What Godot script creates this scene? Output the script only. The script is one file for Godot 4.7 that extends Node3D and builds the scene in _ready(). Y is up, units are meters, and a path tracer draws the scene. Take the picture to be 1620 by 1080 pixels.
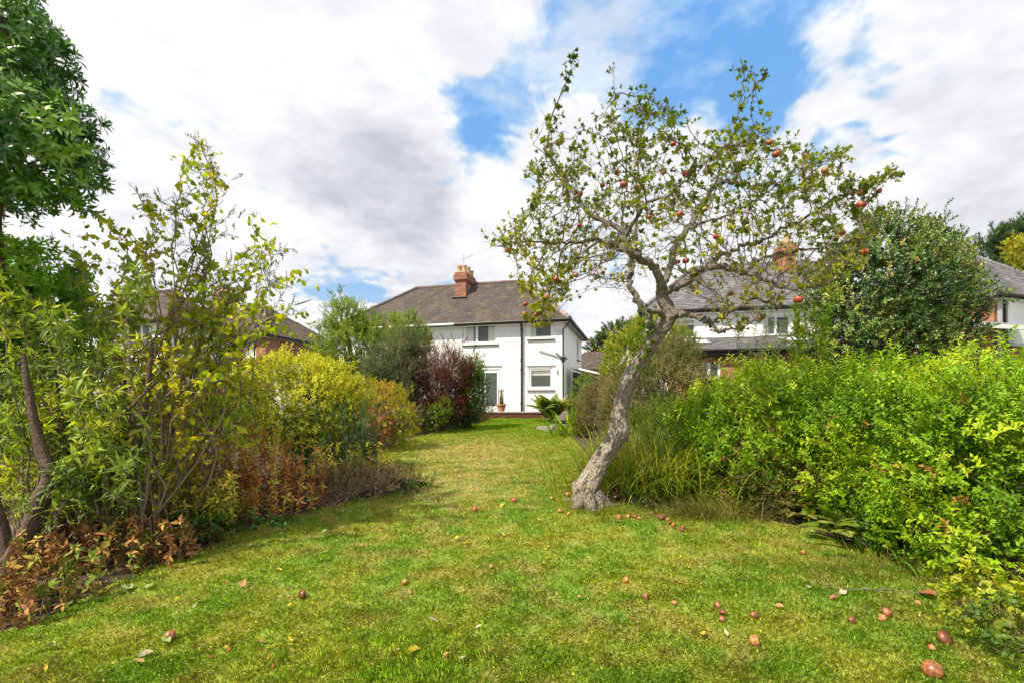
extends Node3D
# A long back garden with a leaning apple tree; a white semi-detached house stands at its far end.
# Metres, y up. The camera stands at (0, 1.5, 0) and looks along -z; the garden climbs 4 cm per metre towards the house.

const LENS := 765.0      # focal length in pixels of the 1620-pixel-wide photograph
const EYE := 640.0       # the photograph's row at eye level
const CAM := 1.5

var rng := RandomNumberGenerator.new()
var noise_a := FastNoiseLite.new()
var noise_b := FastNoiseLite.new()
var noise_c := FastNoiseLite.new()
var mats := {}
var names := {}

func rf(a: float, b: float) -> float:
	return rng.randf_range(a, b)

func _ready():
	rng.seed = 20417
	var cam := Camera3D.new()
	cam.name = "camera"
	cam.projection = Camera3D.PROJECTION_FRUSTUM
	cam.near = 0.05
	cam.far = 600.0
	cam.size = 2.0 * 0.05 * 540.0 / LENS
	cam.frustum_offset = Vector2(0, 0.05 * (EYE - 540.0) / LENS)
	cam.position = Vector3(0, CAM, 0)
	add_child(cam)
	cam.current = true
	var env := Environment.new()
	env.background_mode = Environment.BG_SKY
	env.sky = Sky.new()
	env.sky.sky_material = make_sky()
	env.background_energy_multiplier = 0.6
	env.tonemap_mode = Environment.TONE_MAPPER_LINEAR
	env.tonemap_exposure = 2.0
	env.sdfgi_enabled = true
	env.ssao_enabled = true
	env.ssil_enabled = true
	var we := WorldEnvironment.new()
	we.name = "world_environment"
	we.environment = env
	add_child(we)
	var sun := DirectionalLight3D.new()
	sun.name = "sun"
	sun.light_energy = 1.2
	sun.light_color = Color(1.0, 0.95, 0.86)
	sun.light_angular_distance = 0.6
	sun.shadow_enabled = true
	add_child(sun)
	sun.look_at_from_position(Vector3(-5.3, 8.9, 4.1), Vector3.ZERO)
	noise_a.seed = 11
	noise_a.frequency = 0.9
	noise_a.fractal_octaves = 3
	noise_b.seed = 23
	noise_b.frequency = 3.2
	noise_b.fractal_octaves = 3
	noise_c.seed = 37
	noise_c.frequency = 1.0
	noise_c.fractal_octaves = 2
	make_materials()
	build_ground()
	build_white_house()
	build_neighbours()
	build_patio()
	build_apple_tree()
	build_right_border()
	build_left_border()
	build_far_shrubs()
	build_windfalls()

# ---------- naming ----------
func tag(o: Node, label := "", category := "", group := "", kind := "") -> Node:
	if label: o.set_meta("label", label)
	if category: o.set_meta("category", category)
	if group: o.set_meta("group", group)
	if kind: o.set_meta("kind", kind)
	return o

func numbered(called: String) -> String:
	if not names.has(called):
		names[called] = 0
		return called
	names[called] += 1
	return "%s_%03d" % [called, names[called]]

func part_name(called: String, parent: Node) -> String:
	var used: Dictionary = parent.get_meta("_used") if parent.has_meta("_used") else {}
	var k: int = used.get(called, -1) + 1
	used[called] = k
	parent.set_meta("_used", used)
	return called if k == 0 else "%s_%03d" % [called, k]

func thing(called: String, label: String, category: String, where := Vector3.ZERO, turn := 0.0, group := "") -> Node3D:
	var o := Node3D.new()
	o.name = numbered(called)
	add_child(o, true)
	o.position = where
	o.rotation.y = turn
	tag(o, label, category, group)
	return o

func put(called: String, mesh: Mesh, mat: Material, parent: Node, where := Transform3D.IDENTITY) -> MeshInstance3D:
	var o := MeshInstance3D.new()
	o.name = numbered(called) if parent == self else part_name(called, parent)
	o.mesh = mesh
	o.material_override = mat
	o.transform = where
	parent.add_child(o, true)
	return o

func put_many(called: String, mesh: Mesh, mat: Material, parent: Node, places: Array, tints: Array) -> MultiMeshInstance3D:
	var mm := MultiMesh.new()
	mm.transform_format = MultiMesh.TRANSFORM_3D
	mm.use_colors = true
	mm.mesh = mesh
	mm.instance_count = places.size()
	for i in places.size():
		mm.set_instance_transform(i, places[i])
		mm.set_instance_color(i, tints[i])
	var o := MultiMeshInstance3D.new()
	o.name = numbered(called) if parent == self else part_name(called, parent)
	o.multimesh = mm
	o.material_override = mat
	parent.add_child(o, true)
	o.set_meta("kind", "stuff")
	return o

# ---------- measuring ----------
func at(px: float, py: float, d: float) -> Vector3:      # where a point of the photograph stands, d metres away
	return Vector3((px - 810.0) / LENS * d, CAM + (EYE - py) / LENS * d, -d)

func slope_y(z: float) -> float:
	return 0.04 * clampf(-z, -30.0, 24.0)

func ground_y(x: float, z: float) -> float:
	return slope_y(z) + 0.022 * noise_a.get_noise_2d(x * 0.7, z * 0.7) + 0.006 * noise_b.get_noise_2d(x, z)

func on_ground(px: float, py: float) -> Vector3:
	var d := CAM / ((py - EYE) / LENS + 0.04)
	var x := (px - 810.0) / LENS * d
	return Vector3(x, ground_y(x, -d), -d)

# ---------- mesh building ----------
class MB:
	var v := PackedVector3Array()
	var n := PackedVector3Array()
	var c := PackedColorArray()
	var uv := PackedVector2Array()
	var idx := PackedInt32Array()

	func vert(p: Vector3, nn: Vector3, col: Color, u := Vector2.ZERO) -> int:
		v.append(p); n.append(nn); c.append(col); uv.append(u)
		return v.size() - 1

	func tri(a: int, b: int, d: int):
		idx.append(a); idx.append(b); idx.append(d)

	func quad(a: Vector3, b: Vector3, p: Vector3, d: Vector3, col := Color.WHITE, ua := Vector2.ZERO, ub := Vector2.ZERO, uc := Vector2.ZERO, ud := Vector2.ZERO):
		# a b p d run clockwise as seen from the front
		var nn := (p - a).cross(b - a)
		if nn.length_squared() < 1e-14:
			nn = (d - a).cross(p - a)
		nn = nn.normalized()
		var i := vert(a, nn, col, ua)
		vert(b, nn, col, ub); vert(p, nn, col, uc); vert(d, nn, col, ud)
		tri(i, i + 1, i + 2); tri(i, i + 2, i + 3)

	func face(pts: Array, col := Color.WHITE):           # a convex outline, clockwise from the front
		var nn: Vector3 = (pts[2] - pts[0]).cross(pts[1] - pts[0]).normalized()
		var i := v.size()
		for p in pts: vert(p, nn, col, Vector2(p.x + p.z, p.y))
		for k in range(1, pts.size() - 1): tri(i, i + k, i + k + 1)

	func box(t: Transform3D, s: Vector3, col := Color.WHITE, bevel := 0.0):   # centred, size s
		var h := s * 0.5
		var e: float = min(bevel, min(h.x, min(h.y, h.z)) * 0.9)
		for ax in 3:
			for sg in [-1.0, 1.0]:
				var nn := Vector3.ZERO; nn[ax] = sg
				var p := Vector3.ZERO; p[(ax + 1) % 3] = 1.0
				var q := Vector3.ZERO; q[(ax + 2) % 3] = 1.0
				if sg < 0.0:
					var w := p; p = q; q = w
				var hp: float = absf(h.dot(p)) - e
				var hq: float = absf(h.dot(q)) - e
				var o: Vector3 = nn * absf(h.dot(nn.abs()))
				quad(t * (o - p * hp - q * hq), t * (o - p * hp + q * hq), t * (o + p * hp + q * hq), t * (o + p * hp - q * hq), col,
					Vector2(-hp, -hq), Vector2(-hp, hq), Vector2(hp, hq), Vector2(hp, -hq))
		if e > 0.0:
			for ax in 3:
				var b1 := (ax + 1) % 3
				var b2 := (ax + 2) % 3
				for s1 in [-1.0, 1.0]:
					for s2 in [-1.0, 1.0]:
						var lo := Vector3.ZERO
						var pa := Vector3.ZERO
						pa[b1] = s1 * h[b1]; pa[b2] = s2 * (h[b2] - e)
						var pb := Vector3.ZERO
						pb[b1] = s1 * (h[b1] - e); pb[b2] = s2 * h[b2]
						lo[ax] = h[ax] - e
						var k := [pa - lo, pb - lo, pb + lo, pa + lo]
						if s1 * s2 > 0.0: k = [pa - lo, pa + lo, pb + lo, pb - lo]
						quad(t * k[0], t * k[1], t * k[2], t * k[3], col)
			for s1 in [-1.0, 1.0]:
				for s2 in [-1.0, 1.0]:
					for s3 in [-1.0, 1.0]:
						var ca := Vector3(s1 * h.x, s2 * (h.y - e), s3 * (h.z - e))
						var cb := Vector3(s1 * (h.x - e), s2 * h.y, s3 * (h.z - e))
						var cc := Vector3(s1 * (h.x - e), s2 * (h.y - e), s3 * h.z)
						if s1 * s2 * s3 > 0.0: face([t * ca, t * cc, t * cb], col)
						else: face([t * ca, t * cb, t * cc], col)

	func tube(pts: Array, radii: Array, sides: int, col: Color, cap := true, col2 = null):
		var m := pts.size()
		if m < 2: return
		var up := Vector3.UP
		var first := v.size()
		var d0: Vector3 = (pts[1] - pts[0]).normalized()
		if absf(d0.y) > 0.9: up = Vector3.RIGHT
		var x := d0.cross(up).normalized()
		var run := 0.0
		for i in m:
			var d: Vector3 = (pts[mini(i + 1, m - 1)] - pts[maxi(i - 1, 0)])
			if d.length_squared() < 1e-12: d = d0
			d = d.normalized()
			x = (x - d * x.dot(d)).normalized()
			var y := d.cross(x)
			if i > 0: run += (pts[i] - pts[i - 1]).length()
			var cc: Color = col if col2 == null else col.lerp(col2, float(i) / (m - 1))
			for k in sides:
				var a := TAU * k / sides
				var nn := x * cos(a) + y * sin(a)
				vert(pts[i] + nn * radii[i], nn, cc, Vector2(float(k) / sides, run))
		for i in m - 1:
			for k in sides:
				var p := first + i * sides + k
				var q := first + i * sides + (k + 1) % sides
				tri(p, p + sides, q + sides); tri(p, q + sides, q)
		if cap:
			for e in 2:
				var i0 := first + (0 if e == 0 else (m - 1) * sides)
				var j := v.size()
				var dd: Vector3 = (pts[0] - pts[1]).normalized() if e == 0 else (pts[m - 1] - pts[m - 2]).normalized()
				for k in sides: vert(v[i0 + k], dd, c[i0 + k], uv[i0 + k])
				for k in range(1, sides - 1):
					if e == 0: tri(j, j + k, j + k + 1)
					else: tri(j, j + k + 1, j + k)

	# a leaf: midrib along +y of t, its face towards +z; prof gives the half width along it
	func leaf(t: Transform3D, length: float, width: float, prof: Array, fold: float, curl: float, col: Color, rib := 1.0):
		var k := prof.size()
		var first := v.size()
		var ribcol := Color(minf(col.r * rib, 1.0), minf(col.g * rib, 1.0), minf(col.b * rib, 1.0))
		for i in k:
			var s := float(i) / (k - 1)
			var w: float = width * 0.5 * prof[i]
			var y := length * s
			var z := -curl * length * s * s
			var slope := -2.0 * curl * s
			var nn := Vector3(0, -slope, 1).normalized()
			var tw := 0.12 * width * sin(s * 5.0)
			vert(t * Vector3(-w, y, z + fold * w + tw), (t.basis * (nn + Vector3(fold, 0, 0))).normalized(), col)
			vert(t * Vector3(0, y, z), (t.basis * nn).normalized(), ribcol)
			vert(t * Vector3(w, y, z + fold * w - tw), (t.basis * (nn - Vector3(fold, 0, 0))).normalized(), col)
		for i in k - 1:
			var a := first + i * 3
			for h in 2:
				var p := a + h
				if prof[i] > 0.0: tri(p, p + 3, p + 1)
				if prof[i + 1] > 0.0: tri(p + 1, p + 3, p + 4)

	func mesh() -> ArrayMesh:
		var arr := []
		arr.resize(Mesh.ARRAY_MAX)
		arr[Mesh.ARRAY_VERTEX] = v
		arr[Mesh.ARRAY_NORMAL] = n
		arr[Mesh.ARRAY_COLOR] = c
		arr[Mesh.ARRAY_TEX_UV] = uv
		arr[Mesh.ARRAY_INDEX] = idx
		var m := ArrayMesh.new()
		if v.size() > 0: m.add_surface_from_arrays(Mesh.PRIMITIVE_TRIANGLES, arr)
		return m

func T(p: Vector3, b := Basis.IDENTITY) -> Transform3D:
	return Transform3D(b, p)

func towards(y: Vector3, roll: float) -> Basis:          # a basis whose y axis points along y
	var yy := y.normalized()
	var ref := Vector3(0, 0, 1) if absf(yy.z) < 0.9 else Vector3(1, 0, 0)
	var x := yy.cross(ref).normalized()
	return Basis(x, yy, x.cross(yy)).rotated(yy, roll)

func smooth_path(pts: Array, per: int) -> Array:         # Catmull-Rom
	var out := []
	for i in pts.size() - 1:
		var a = pts[maxi(i - 1, 0)]
		var b = pts[i]
		var p = pts[i + 1]
		var d = pts[mini(i + 2, pts.size() - 1)]
		for k in per:
			var t := float(k) / per
			out.append(0.5 * ((2.0 * b) + (p - a) * t + (2.0 * a - 5.0 * b + 4.0 * p - d) * t * t + (3.0 * b - a - 3.0 * p + d) * t * t * t))
	out.append(pts[-1])
	return out

# ---------- sky ----------
func sky_dir(px: float, py: float) -> Vector3:
	return Vector3((px - 810.0) / LENS, (EYE - py) / LENS, -1.0).normalized()

func make_sky() -> PanoramaSkyMaterial:
	var w := 3600
	var h := 1800
	var big := FastNoiseLite.new()
	big.seed = 5
	big.frequency = 0.55
	big.fractal_octaves = 6
	big.fractal_gain = 0.55
	var wisp := FastNoiseLite.new()
	wisp.seed = 81
	wisp.frequency = 3.0
	wisp.fractal_octaves = 6
	wisp.fractal_gain = 0.6
	var body := FastNoiseLite.new()
	body.seed = 150
	body.frequency = 0.9
	body.fractal_octaves = 4
	# openings and grey bellies of the cloud: direction, size in radians, strength
	var opens := []
	for o in [[960, 30, 0.13, 0.50], [1060, 60, 0.11, 0.38], [1215, 128, 0.055, 0.5], [880, 110, 0.10, 0.36], [780, 140, 0.10, 0.40], [760, 240, 0.09, 0.42], [850, 300, 0.06, 0.25], [690, 300, 0.05, 0.40], [1000, 160, 0.09, 0.20], [640, 60, 0.10, 0.16], [500, 385, 0.05, 0.34], [1180, 200, 0.07, 0.22], [430, 30, 0.06, 0.15], [1110, 20, 0.10, 0.24]]:
		opens.append([sky_dir(o[0], o[1]), o[2], o[3]])
	var greys := []
	for o in [[635, 305, 0.085, 0.22], [575, 265, 0.075, 0.15], [490, 305, 0.05, 0.08], [520, 420, 0.06, 0.06]]:
		greys.append([sky_dir(o[0], o[1]), o[2], o[3]])
	var data := PackedByteArray()
	data.resize(w * h * 3)
	var half := h / 2
	for j in half + 2:
		var el := (0.5 - (j + 0.5) / h) * PI
		var sy := maxf(sin(el), 0.0)
		var cy := cos(el)
		var k := 1.35 / (sy + 0.22)
		for i in w:
			var az := (i + 0.5) / w * TAU
			var dx := sin(az) * cy
			var dz := -cos(az) * cy
			var qx := dx * k
			var qz := dz * k
			var warp := body.get_noise_2d(qx * 1.3 + 40.0, qz * 1.3)
			var n := big.get_noise_2d(qx + warp * 0.35, qz - warp * 0.3) + 0.34 * wisp.get_noise_2d(qx, qz)
			var bias := 0.53
			var grey := 0.0
			if dz < -0.3:
				for o in opens:
					var q: Vector3 = o[0]
					var a2: float = 2.0 - 2.0 * (q.x * dx + q.y * sy + q.z * dz)
					var s2: float = o[1] * o[1]
					if a2 < 6.0 * s2: bias -= o[2] * exp(-a2 / s2)
				for o in greys:
					var q: Vector3 = o[0]
					var a2: float = 2.0 - 2.0 * (q.x * dx + q.y * sy + q.z * dz)
					var s2: float = o[1] * o[1]
					if a2 < 6.0 * s2: grey += o[2] * exp(-a2 / s2)
			var t := clampf((n + bias + 0.06) / 0.34, 0.0, 1.0)
			t = t * t * (3.0 - 2.0 * t)
			t = maxf(t, clampf(0.95 - sy * 3.2, 0.0, 0.9))
			t = maxf(t, 0.75 * clampf(0.28 + 1.5 * wisp.get_noise_2d(qx * 0.55 + 11.0, qz * 0.75) + 0.9 * n, 0.0, 1.0))
			var m := body.get_noise_2d(qx * 0.9 + 9.0, qz * 0.9 - 4.0)
			var lum := 0.97 + 0.05 * warp - 0.035 * clampf(m * 1.8 + 0.1, 0.0, 1.0) - clampf(grey * (0.9 + 0.9 * m + 0.5 * warp), 0.0, 0.115) + 0.05 * wisp.get_noise_2d(qx * 1.7, qz * 2.1 + 5.0)
			lum += 0.14 * wisp.get_noise_2d(qx * 0.8 + 3.0, qz * 0.8) * (1.0 - lum * 0.55)
			# white sun side (left), greyer right, as one broad sweep round the whole sky
			lum *= 0.955 - 0.035 * dx
			var cool := clampf((0.97 - lum) * 0.10, 0.0, 0.04)
			var r := lerpf(0.36 + 0.18 * (1.0 - sy), lum - cool, t)
			var g := lerpf(0.59 + 0.13 * (1.0 - sy), lum - cool * 0.6, t)
			var b := lerpf(0.875, lum + cool * 0.5 + 0.008, t)
			var p := (j * w + i) * 3
			data[p] = int(clampf(r, 0.0, 1.0) * 255.0)
			data[p + 1] = int(clampf(g, 0.0, 1.0) * 255.0)
			data[p + 2] = int(clampf(b, 0.0, 1.0) * 255.0)
	for p in range((half + 2) * w * 3, w * h * 3, 3):
		data[p] = 140; data[p + 1] = 145; data[p + 2] = 130
	var s := PanoramaSkyMaterial.new()
	s.panorama = ImageTexture.create_from_image(Image.create_from_data(w, h, false, Image.FORMAT_RGB8, data))
	return s

# ---------- materials ----------
func noise_tex(freq: float, octaves: int, ramp: Array, size := 512, sd := 1, normal := false) -> NoiseTexture2D:
	var t := NoiseTexture2D.new()
	t.width = size
	t.height = size
	t.seamless = true
	var n := FastNoiseLite.new()
	n.seed = sd
	n.frequency = freq
	n.fractal_octaves = octaves
	t.noise = n
	if ramp.size():
		var g := Gradient.new()
		g.offsets = PackedFloat32Array(ramp.map(func(r): return r[0]))
		g.colors = PackedColorArray(ramp.map(func(r): return r[1].linear_to_srgb()))
		t.color_ramp = g
	return t

func grey_tex(freq: float, octaves: int, lo: float, hi: float, sd: int, size := 512) -> NoiseTexture2D:
	return noise_tex(freq, octaves, [[0.0, Color(lo, lo, lo).srgb_to_linear()], [1.0, Color(hi, hi, hi).srgb_to_linear()]], size, sd)

func mat(called: String, albedo: Color, rough: float, o := {}) -> StandardMaterial3D:     # albedo is linear
	var m := StandardMaterial3D.new()
	m.resource_name = called
	m.albedo_color = albedo.linear_to_srgb()
	m.roughness = rough
	if o.get("vertex", false): m.vertex_color_use_as_albedo = true
	if o.has("tex"): m.albedo_texture = o.tex
	if o.has("height"):
		m.heightmap_enabled = true
		m.heightmap_texture = o.height
		m.heightmap_scale = o.get("relief", 1.0)
	if o.has("tri"):
		m.uv1_triplanar = true
		m.uv1_world_triplanar = true
		m.uv1_scale = o.tri
	if o.has("uv"): m.uv1_scale = o.uv
	if o.has("back"):
		m.backlight_enabled = true
		m.backlight = o.back
	if o.has("spec"): m.metallic_specular = o.spec
	if o.has("metal"): m.metallic = o.metal
	m.cull_mode = BaseMaterial3D.CULL_DISABLED
	mats[called] = m
	return m

func brick_tex(base: Array, mortar: Color, sd: int, vary := 0.2) -> Array:     # [colour, height]: 4 x 8 bricks, 0.9 x 0.6 m, stretcher bond
	var w := 256
	var h := 170
	var im := Image.create(w, h, false, Image.FORMAT_RGB8)
	var hi := Image.create(w, h, false, Image.FORMAT_RGB8)
	var r := RandomNumberGenerator.new()
	r.seed = sd
	im.fill(mortar.linear_to_srgb())
	hi.fill(Color(0.25, 0.25, 0.25))
	var rowh := h / 8.0
	var bw := w / 4.0
	for row in 8:
		for k in 4:
			var c: Color = base[r.randi() % base.size()]
			c = (c * r.randf_range(1.0 - vary, 1.0 + vary)).clamp()
			var x0 := int(k * bw + (bw / 2.0 if row % 2 else 0.0)) + 2
			var y0 := int(row * rowh) + 1
			for y in range(y0, int((row + 1) * rowh) - 2):
				for x in int(bw) - 3:
					var f := r.randf_range(1.0 - vary * 0.7, 1.0 + vary * 0.5)
					im.set_pixel((x0 + x) % w, y, Color(c.r * f, c.g * f, c.b * f).clamp().linear_to_srgb())
					hi.set_pixel((x0 + x) % w, y, Color(0.8, 0.8, 0.8) * r.randf_range(0.9, 1.0))
	return [ImageTexture.create_from_image(im), ImageTexture.create_from_image(hi)]

func make_materials():
	var bump := grey_tex(0.03, 4, 0.0, 1.0, 4)
	mats.bump = bump
	var bt := brick_tex([Color(0.30, 0.105, 0.06), Color(0.26, 0.085, 0.05), Color(0.22, 0.075, 0.05), Color(0.34, 0.14, 0.08)], Color(0.30, 0.25, 0.20), 3)
	mat("red_brick", Color.WHITE, 0.9, {"tex": bt[0], "height": bt[1], "relief": 0.8, "uv": Vector3(1.0 / 0.9, 1.0 / 0.6, 1)})
	var bo := brick_tex([Color(0.38, 0.15, 0.075), Color(0.34, 0.13, 0.07), Color(0.42, 0.175, 0.09)], Color(0.36, 0.28, 0.20), 5)
	mat("orange_brick", Color.WHITE, 0.9, {"tex": bo[0], "height": bo[1], "relief": 0.8, "uv": Vector3(1.0 / 0.9, 1.0 / 0.6, 1)})
	mat("white_brick", Color(0.79, 0.80, 0.83), 0.8, {"tex": noise_tex(0.016, 5, [[0.0, Color(0.72, 0.71, 0.69)], [0.4, Color(0.93, 0.93, 0.92)], [0.6, Color(0.98, 0.98, 0.98)], [1.0, Color(1, 1, 1)]], 512, 91), "height": grey_tex(0.05, 4, 0.0, 1.0, 92), "relief": 0.6, "tri": Vector3(0.9, 0.45, 0.9)})
	mat("white_render", Color(0.74, 0.74, 0.75), 0.85, {"height": bump, "relief": 0.6, "tri": Vector3(2, 2, 2)})
	mat("cream_render", Color(0.55, 0.52, 0.44), 0.85, {"height": bump, "relief": 0.6, "tri": Vector3(2, 2, 2)})
	mat("white_frame", Color(0.80, 0.80, 0.80), 0.35)
	mat("black_paint", Color(0.018, 0.018, 0.02), 0.4)
	mat("grey_paint", Color(0.16, 0.16, 0.17), 0.5)
	mat("pale_metal", Color(0.42, 0.43, 0.45), 0.4, {"metal": 0.5})
	mat("navy_board", Color(0.012, 0.015, 0.026), 0.6)
	mat("lead", Color(0.22, 0.23, 0.25), 0.5)
	mat("plain", Color.WHITE, 0.85, {"vertex": true, "height": bump, "relief": 0.3, "tri": Vector3(5, 5, 5)})
	mat("tile", Color.WHITE, 0.9, {"vertex": true, "tex": noise_tex(0.02, 4, [[0.0, Color(0.55, 0.55, 0.55)], [0.5, Color(0.9, 0.9, 0.9)], [1.0, Color(1, 1, 1)]], 512, 8), "tri": Vector3(0.8, 0.8, 0.8)})
	mat("terracotta", Color(0.42, 0.19, 0.10), 0.85, {"height": bump, "relief": 0.3, "tri": Vector3(4, 4, 4)})
	mat("dark", Color(0.03, 0.03, 0.03), 0.9)
	mat("curtain", Color(0.78, 0.80, 0.76), 0.9, {"back": Color(0.4, 0.4, 0.4)})
	mat("blind", Color(0.62, 0.62, 0.50), 0.9)
	var g := mat("glass", Color(0.9, 0.95, 0.95), 0.02)
	g.albedo_color = Color(0.85, 0.9, 0.9, 0.12)
	g.transparency = BaseMaterial3D.TRANSPARENCY_ALPHA
	g.metallic_specular = 0.45
	# plants
	mat("leaf", Color.WHITE, 0.48, {"vertex": true, "back": Color(0.95, 1.0, 0.6), "spec": 0.42})
	mat("glossy_leaf", Color.WHITE, 0.33, {"vertex": true, "back": Color(0.35, 0.4, 0.25), "spec": 0.5})
	mat("dry_leaf", Color.WHITE, 0.75, {"vertex": true, "back": Color(0.45, 0.4, 0.3), "spec": 0.3})
	mat("grass", Color.WHITE, 0.6, {"vertex": true, "back": Color(0.9, 0.9, 0.6), "spec": 0.25})
	var barkc := noise_tex(0.022, 5, [[0.0, Color(0.06, 0.047, 0.036)], [0.25, Color(0.17, 0.137, 0.108)], [0.42, Color(0.265, 0.225, 0.185)], [0.62, Color(0.33, 0.287, 0.242)], [1.0, Color(0.41, 0.37, 0.315)]], 512, 31)
	mat("apple_bark", Color.WHITE, 0.95, {"tex": barkc, "height": grey_tex(0.03, 5, 0.0, 1.0, 77), "relief": 2.0, "uv": Vector3(2.0, 1.1, 1.0)})
	mat("twig_bark", Color.WHITE, 0.9, {"vertex": true, "height": bump, "relief": 0.5, "tri": Vector3(8, 4, 8)})
	mat("brown_bark", Color.WHITE, 0.95, {"vertex": true, "tex": noise_tex(0.03, 4, [[0.0, Color(0.35, 0.33, 0.30)], [0.5, Color(0.75, 0.72, 0.68)], [1.0, Color(1, 1, 1)]], 512, 19), "height": grey_tex(0.03, 5, 0.0, 1.0, 78), "relief": 2.5, "tri": Vector3(6, 1.6, 6)})
	mat("old_bark", Color(0.21, 0.15, 0.11), 0.95, {"tex": mats.brown_bark.albedo_texture, "height": mats.brown_bark.heightmap_texture, "relief": 2.5, "tri": Vector3(6, 1.6, 6)})
	mat("apple_skin", Color.WHITE, 0.38, {"vertex": true, "tex": noise_tex(0.03, 4, [[0.0, Color(0.10, 0.06, 0.04)], [0.30, Color(0.35, 0.25, 0.2)], [0.40, Color(0.9, 0.88, 0.82)], [1.0, Color(1, 1, 1)]], 256, 41), "tri": Vector3(6, 6, 6)})
	mat("soil", Color.WHITE, 1.0, {"tex": noise_tex(0.04, 5, [[0.0, Color(0.025, 0.018, 0.012)], [0.5, Color(0.07, 0.05, 0.033)], [1.0, Color(0.16, 0.12, 0.08)]], 512, 51), "height": bump, "relief": 4.0, "tri": Vector3(1.4, 1.4, 1.4)})
	mat("turf", Color.WHITE, 1.0, {"vertex": true, "tex": noise_tex(0.09, 4, [[0.0, Color(0.35, 0.35, 0.3)], [0.5, Color(0.8, 0.8, 0.75)], [1.0, Color(1, 1, 1)]], 512, 61), "height": grey_tex(0.09, 4, 0.0, 1.0, 62), "relief": 1.0, "tri": Vector3(2.3, 2.3, 2.3)})
	mat("field", Color.WHITE, 1.0, {"tex": noise_tex(0.03, 5, [[0.0, Color(0.05, 0.07, 0.02)], [0.5, Color(0.09, 0.12, 0.03)], [1.0, Color(0.14, 0.15, 0.05)]], 512, 64), "tri": Vector3(0.5, 0.5, 0.5)})
	mat("stone", Color(0.30, 0.27, 0.24), 0.9, {"height": bump, "relief": 1.5, "tri": Vector3(2, 2, 2)})

# ---------- the ground ----------
# outline of the mown lawn, clockwise from the camera's left
const LAWN := [[-3.3, 0.5], [-3.2, -2.6], [-2.98, -3.2], [-2.92, -4.2], [-2.68, -5.2], [-2.1, -6.3], [-1.45, -6.9], [-1.9, -7.8], [-2.7, -9.0], [-3.1, -11.5], [-2.75, -14.2], [-1.9, -17.5], [-1.1, -20.6], [-1.0, -22.0], [1.35, -22.0], [1.5, -20.0], [1.5, -17.0], [1.72, -14.0], [1.6, -10.5], [1.5, -8.4], [1.45, -7.3], [1.2, -6.75], [1.5, -6.25], [2.1, -5.9], [2.5, -5.75], [3.0, -5.1], [3.5, -4.0], [3.75, -3.3], [3.9, -2.5], [3.9, 0.5]]

func in_lawn(x: float, z: float, poly: PackedVector2Array) -> bool:
	return Geometry2D.is_point_in_polygon(Vector2(x, z), poly)

func lawn_color(x: float, z: float) -> Color:
	var a := noise_a.get_noise_2d(x * 1.1 + 5.0, z * 0.9)
	var b := noise_b.get_noise_2d(x * 0.8, z * 0.8 + 20.0)
	var d := noise_c.get_noise_2d(x * 0.55 + 60.0, z * 0.45)
	var green := Color(0.23, 0.39, 0.035)
	var moss := Color(0.43, 0.45, 0.06)
	var straw := Color(0.44, 0.37, 0.13)
	var c := green.lerp(moss, clampf(0.48 + a * 0.75 + b * 0.7, 0.0, 1.0))
	c = c.lerp(straw, clampf((b * 1.2 - a * 0.3 + d * 0.5) * 1.3 - 0.15, 0.0, 0.5))
	# the parched strip in the middle of the lawn
	var dry := exp(-pow((x + 0.9) / 1.3, 2.0) - pow((z + 11.0) / 2.8, 2.0)) * 1.2 + exp(-pow((x + 0.8) / 0.9, 2.0) - pow((z + 7.2) / 1.2, 2.0)) * 0.6
	c = c.lerp(Color(0.58, 0.50, 0.25), clampf(dry * (0.8 + 0.9 * b), 0.0, 0.8))
	var lush := clampf((-z - 13.5) / 4.0, 0.0, 1.0)
	c = c.lerp(Color(0.27, 0.44, 0.03), lush * 0.7)
	return c

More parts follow.
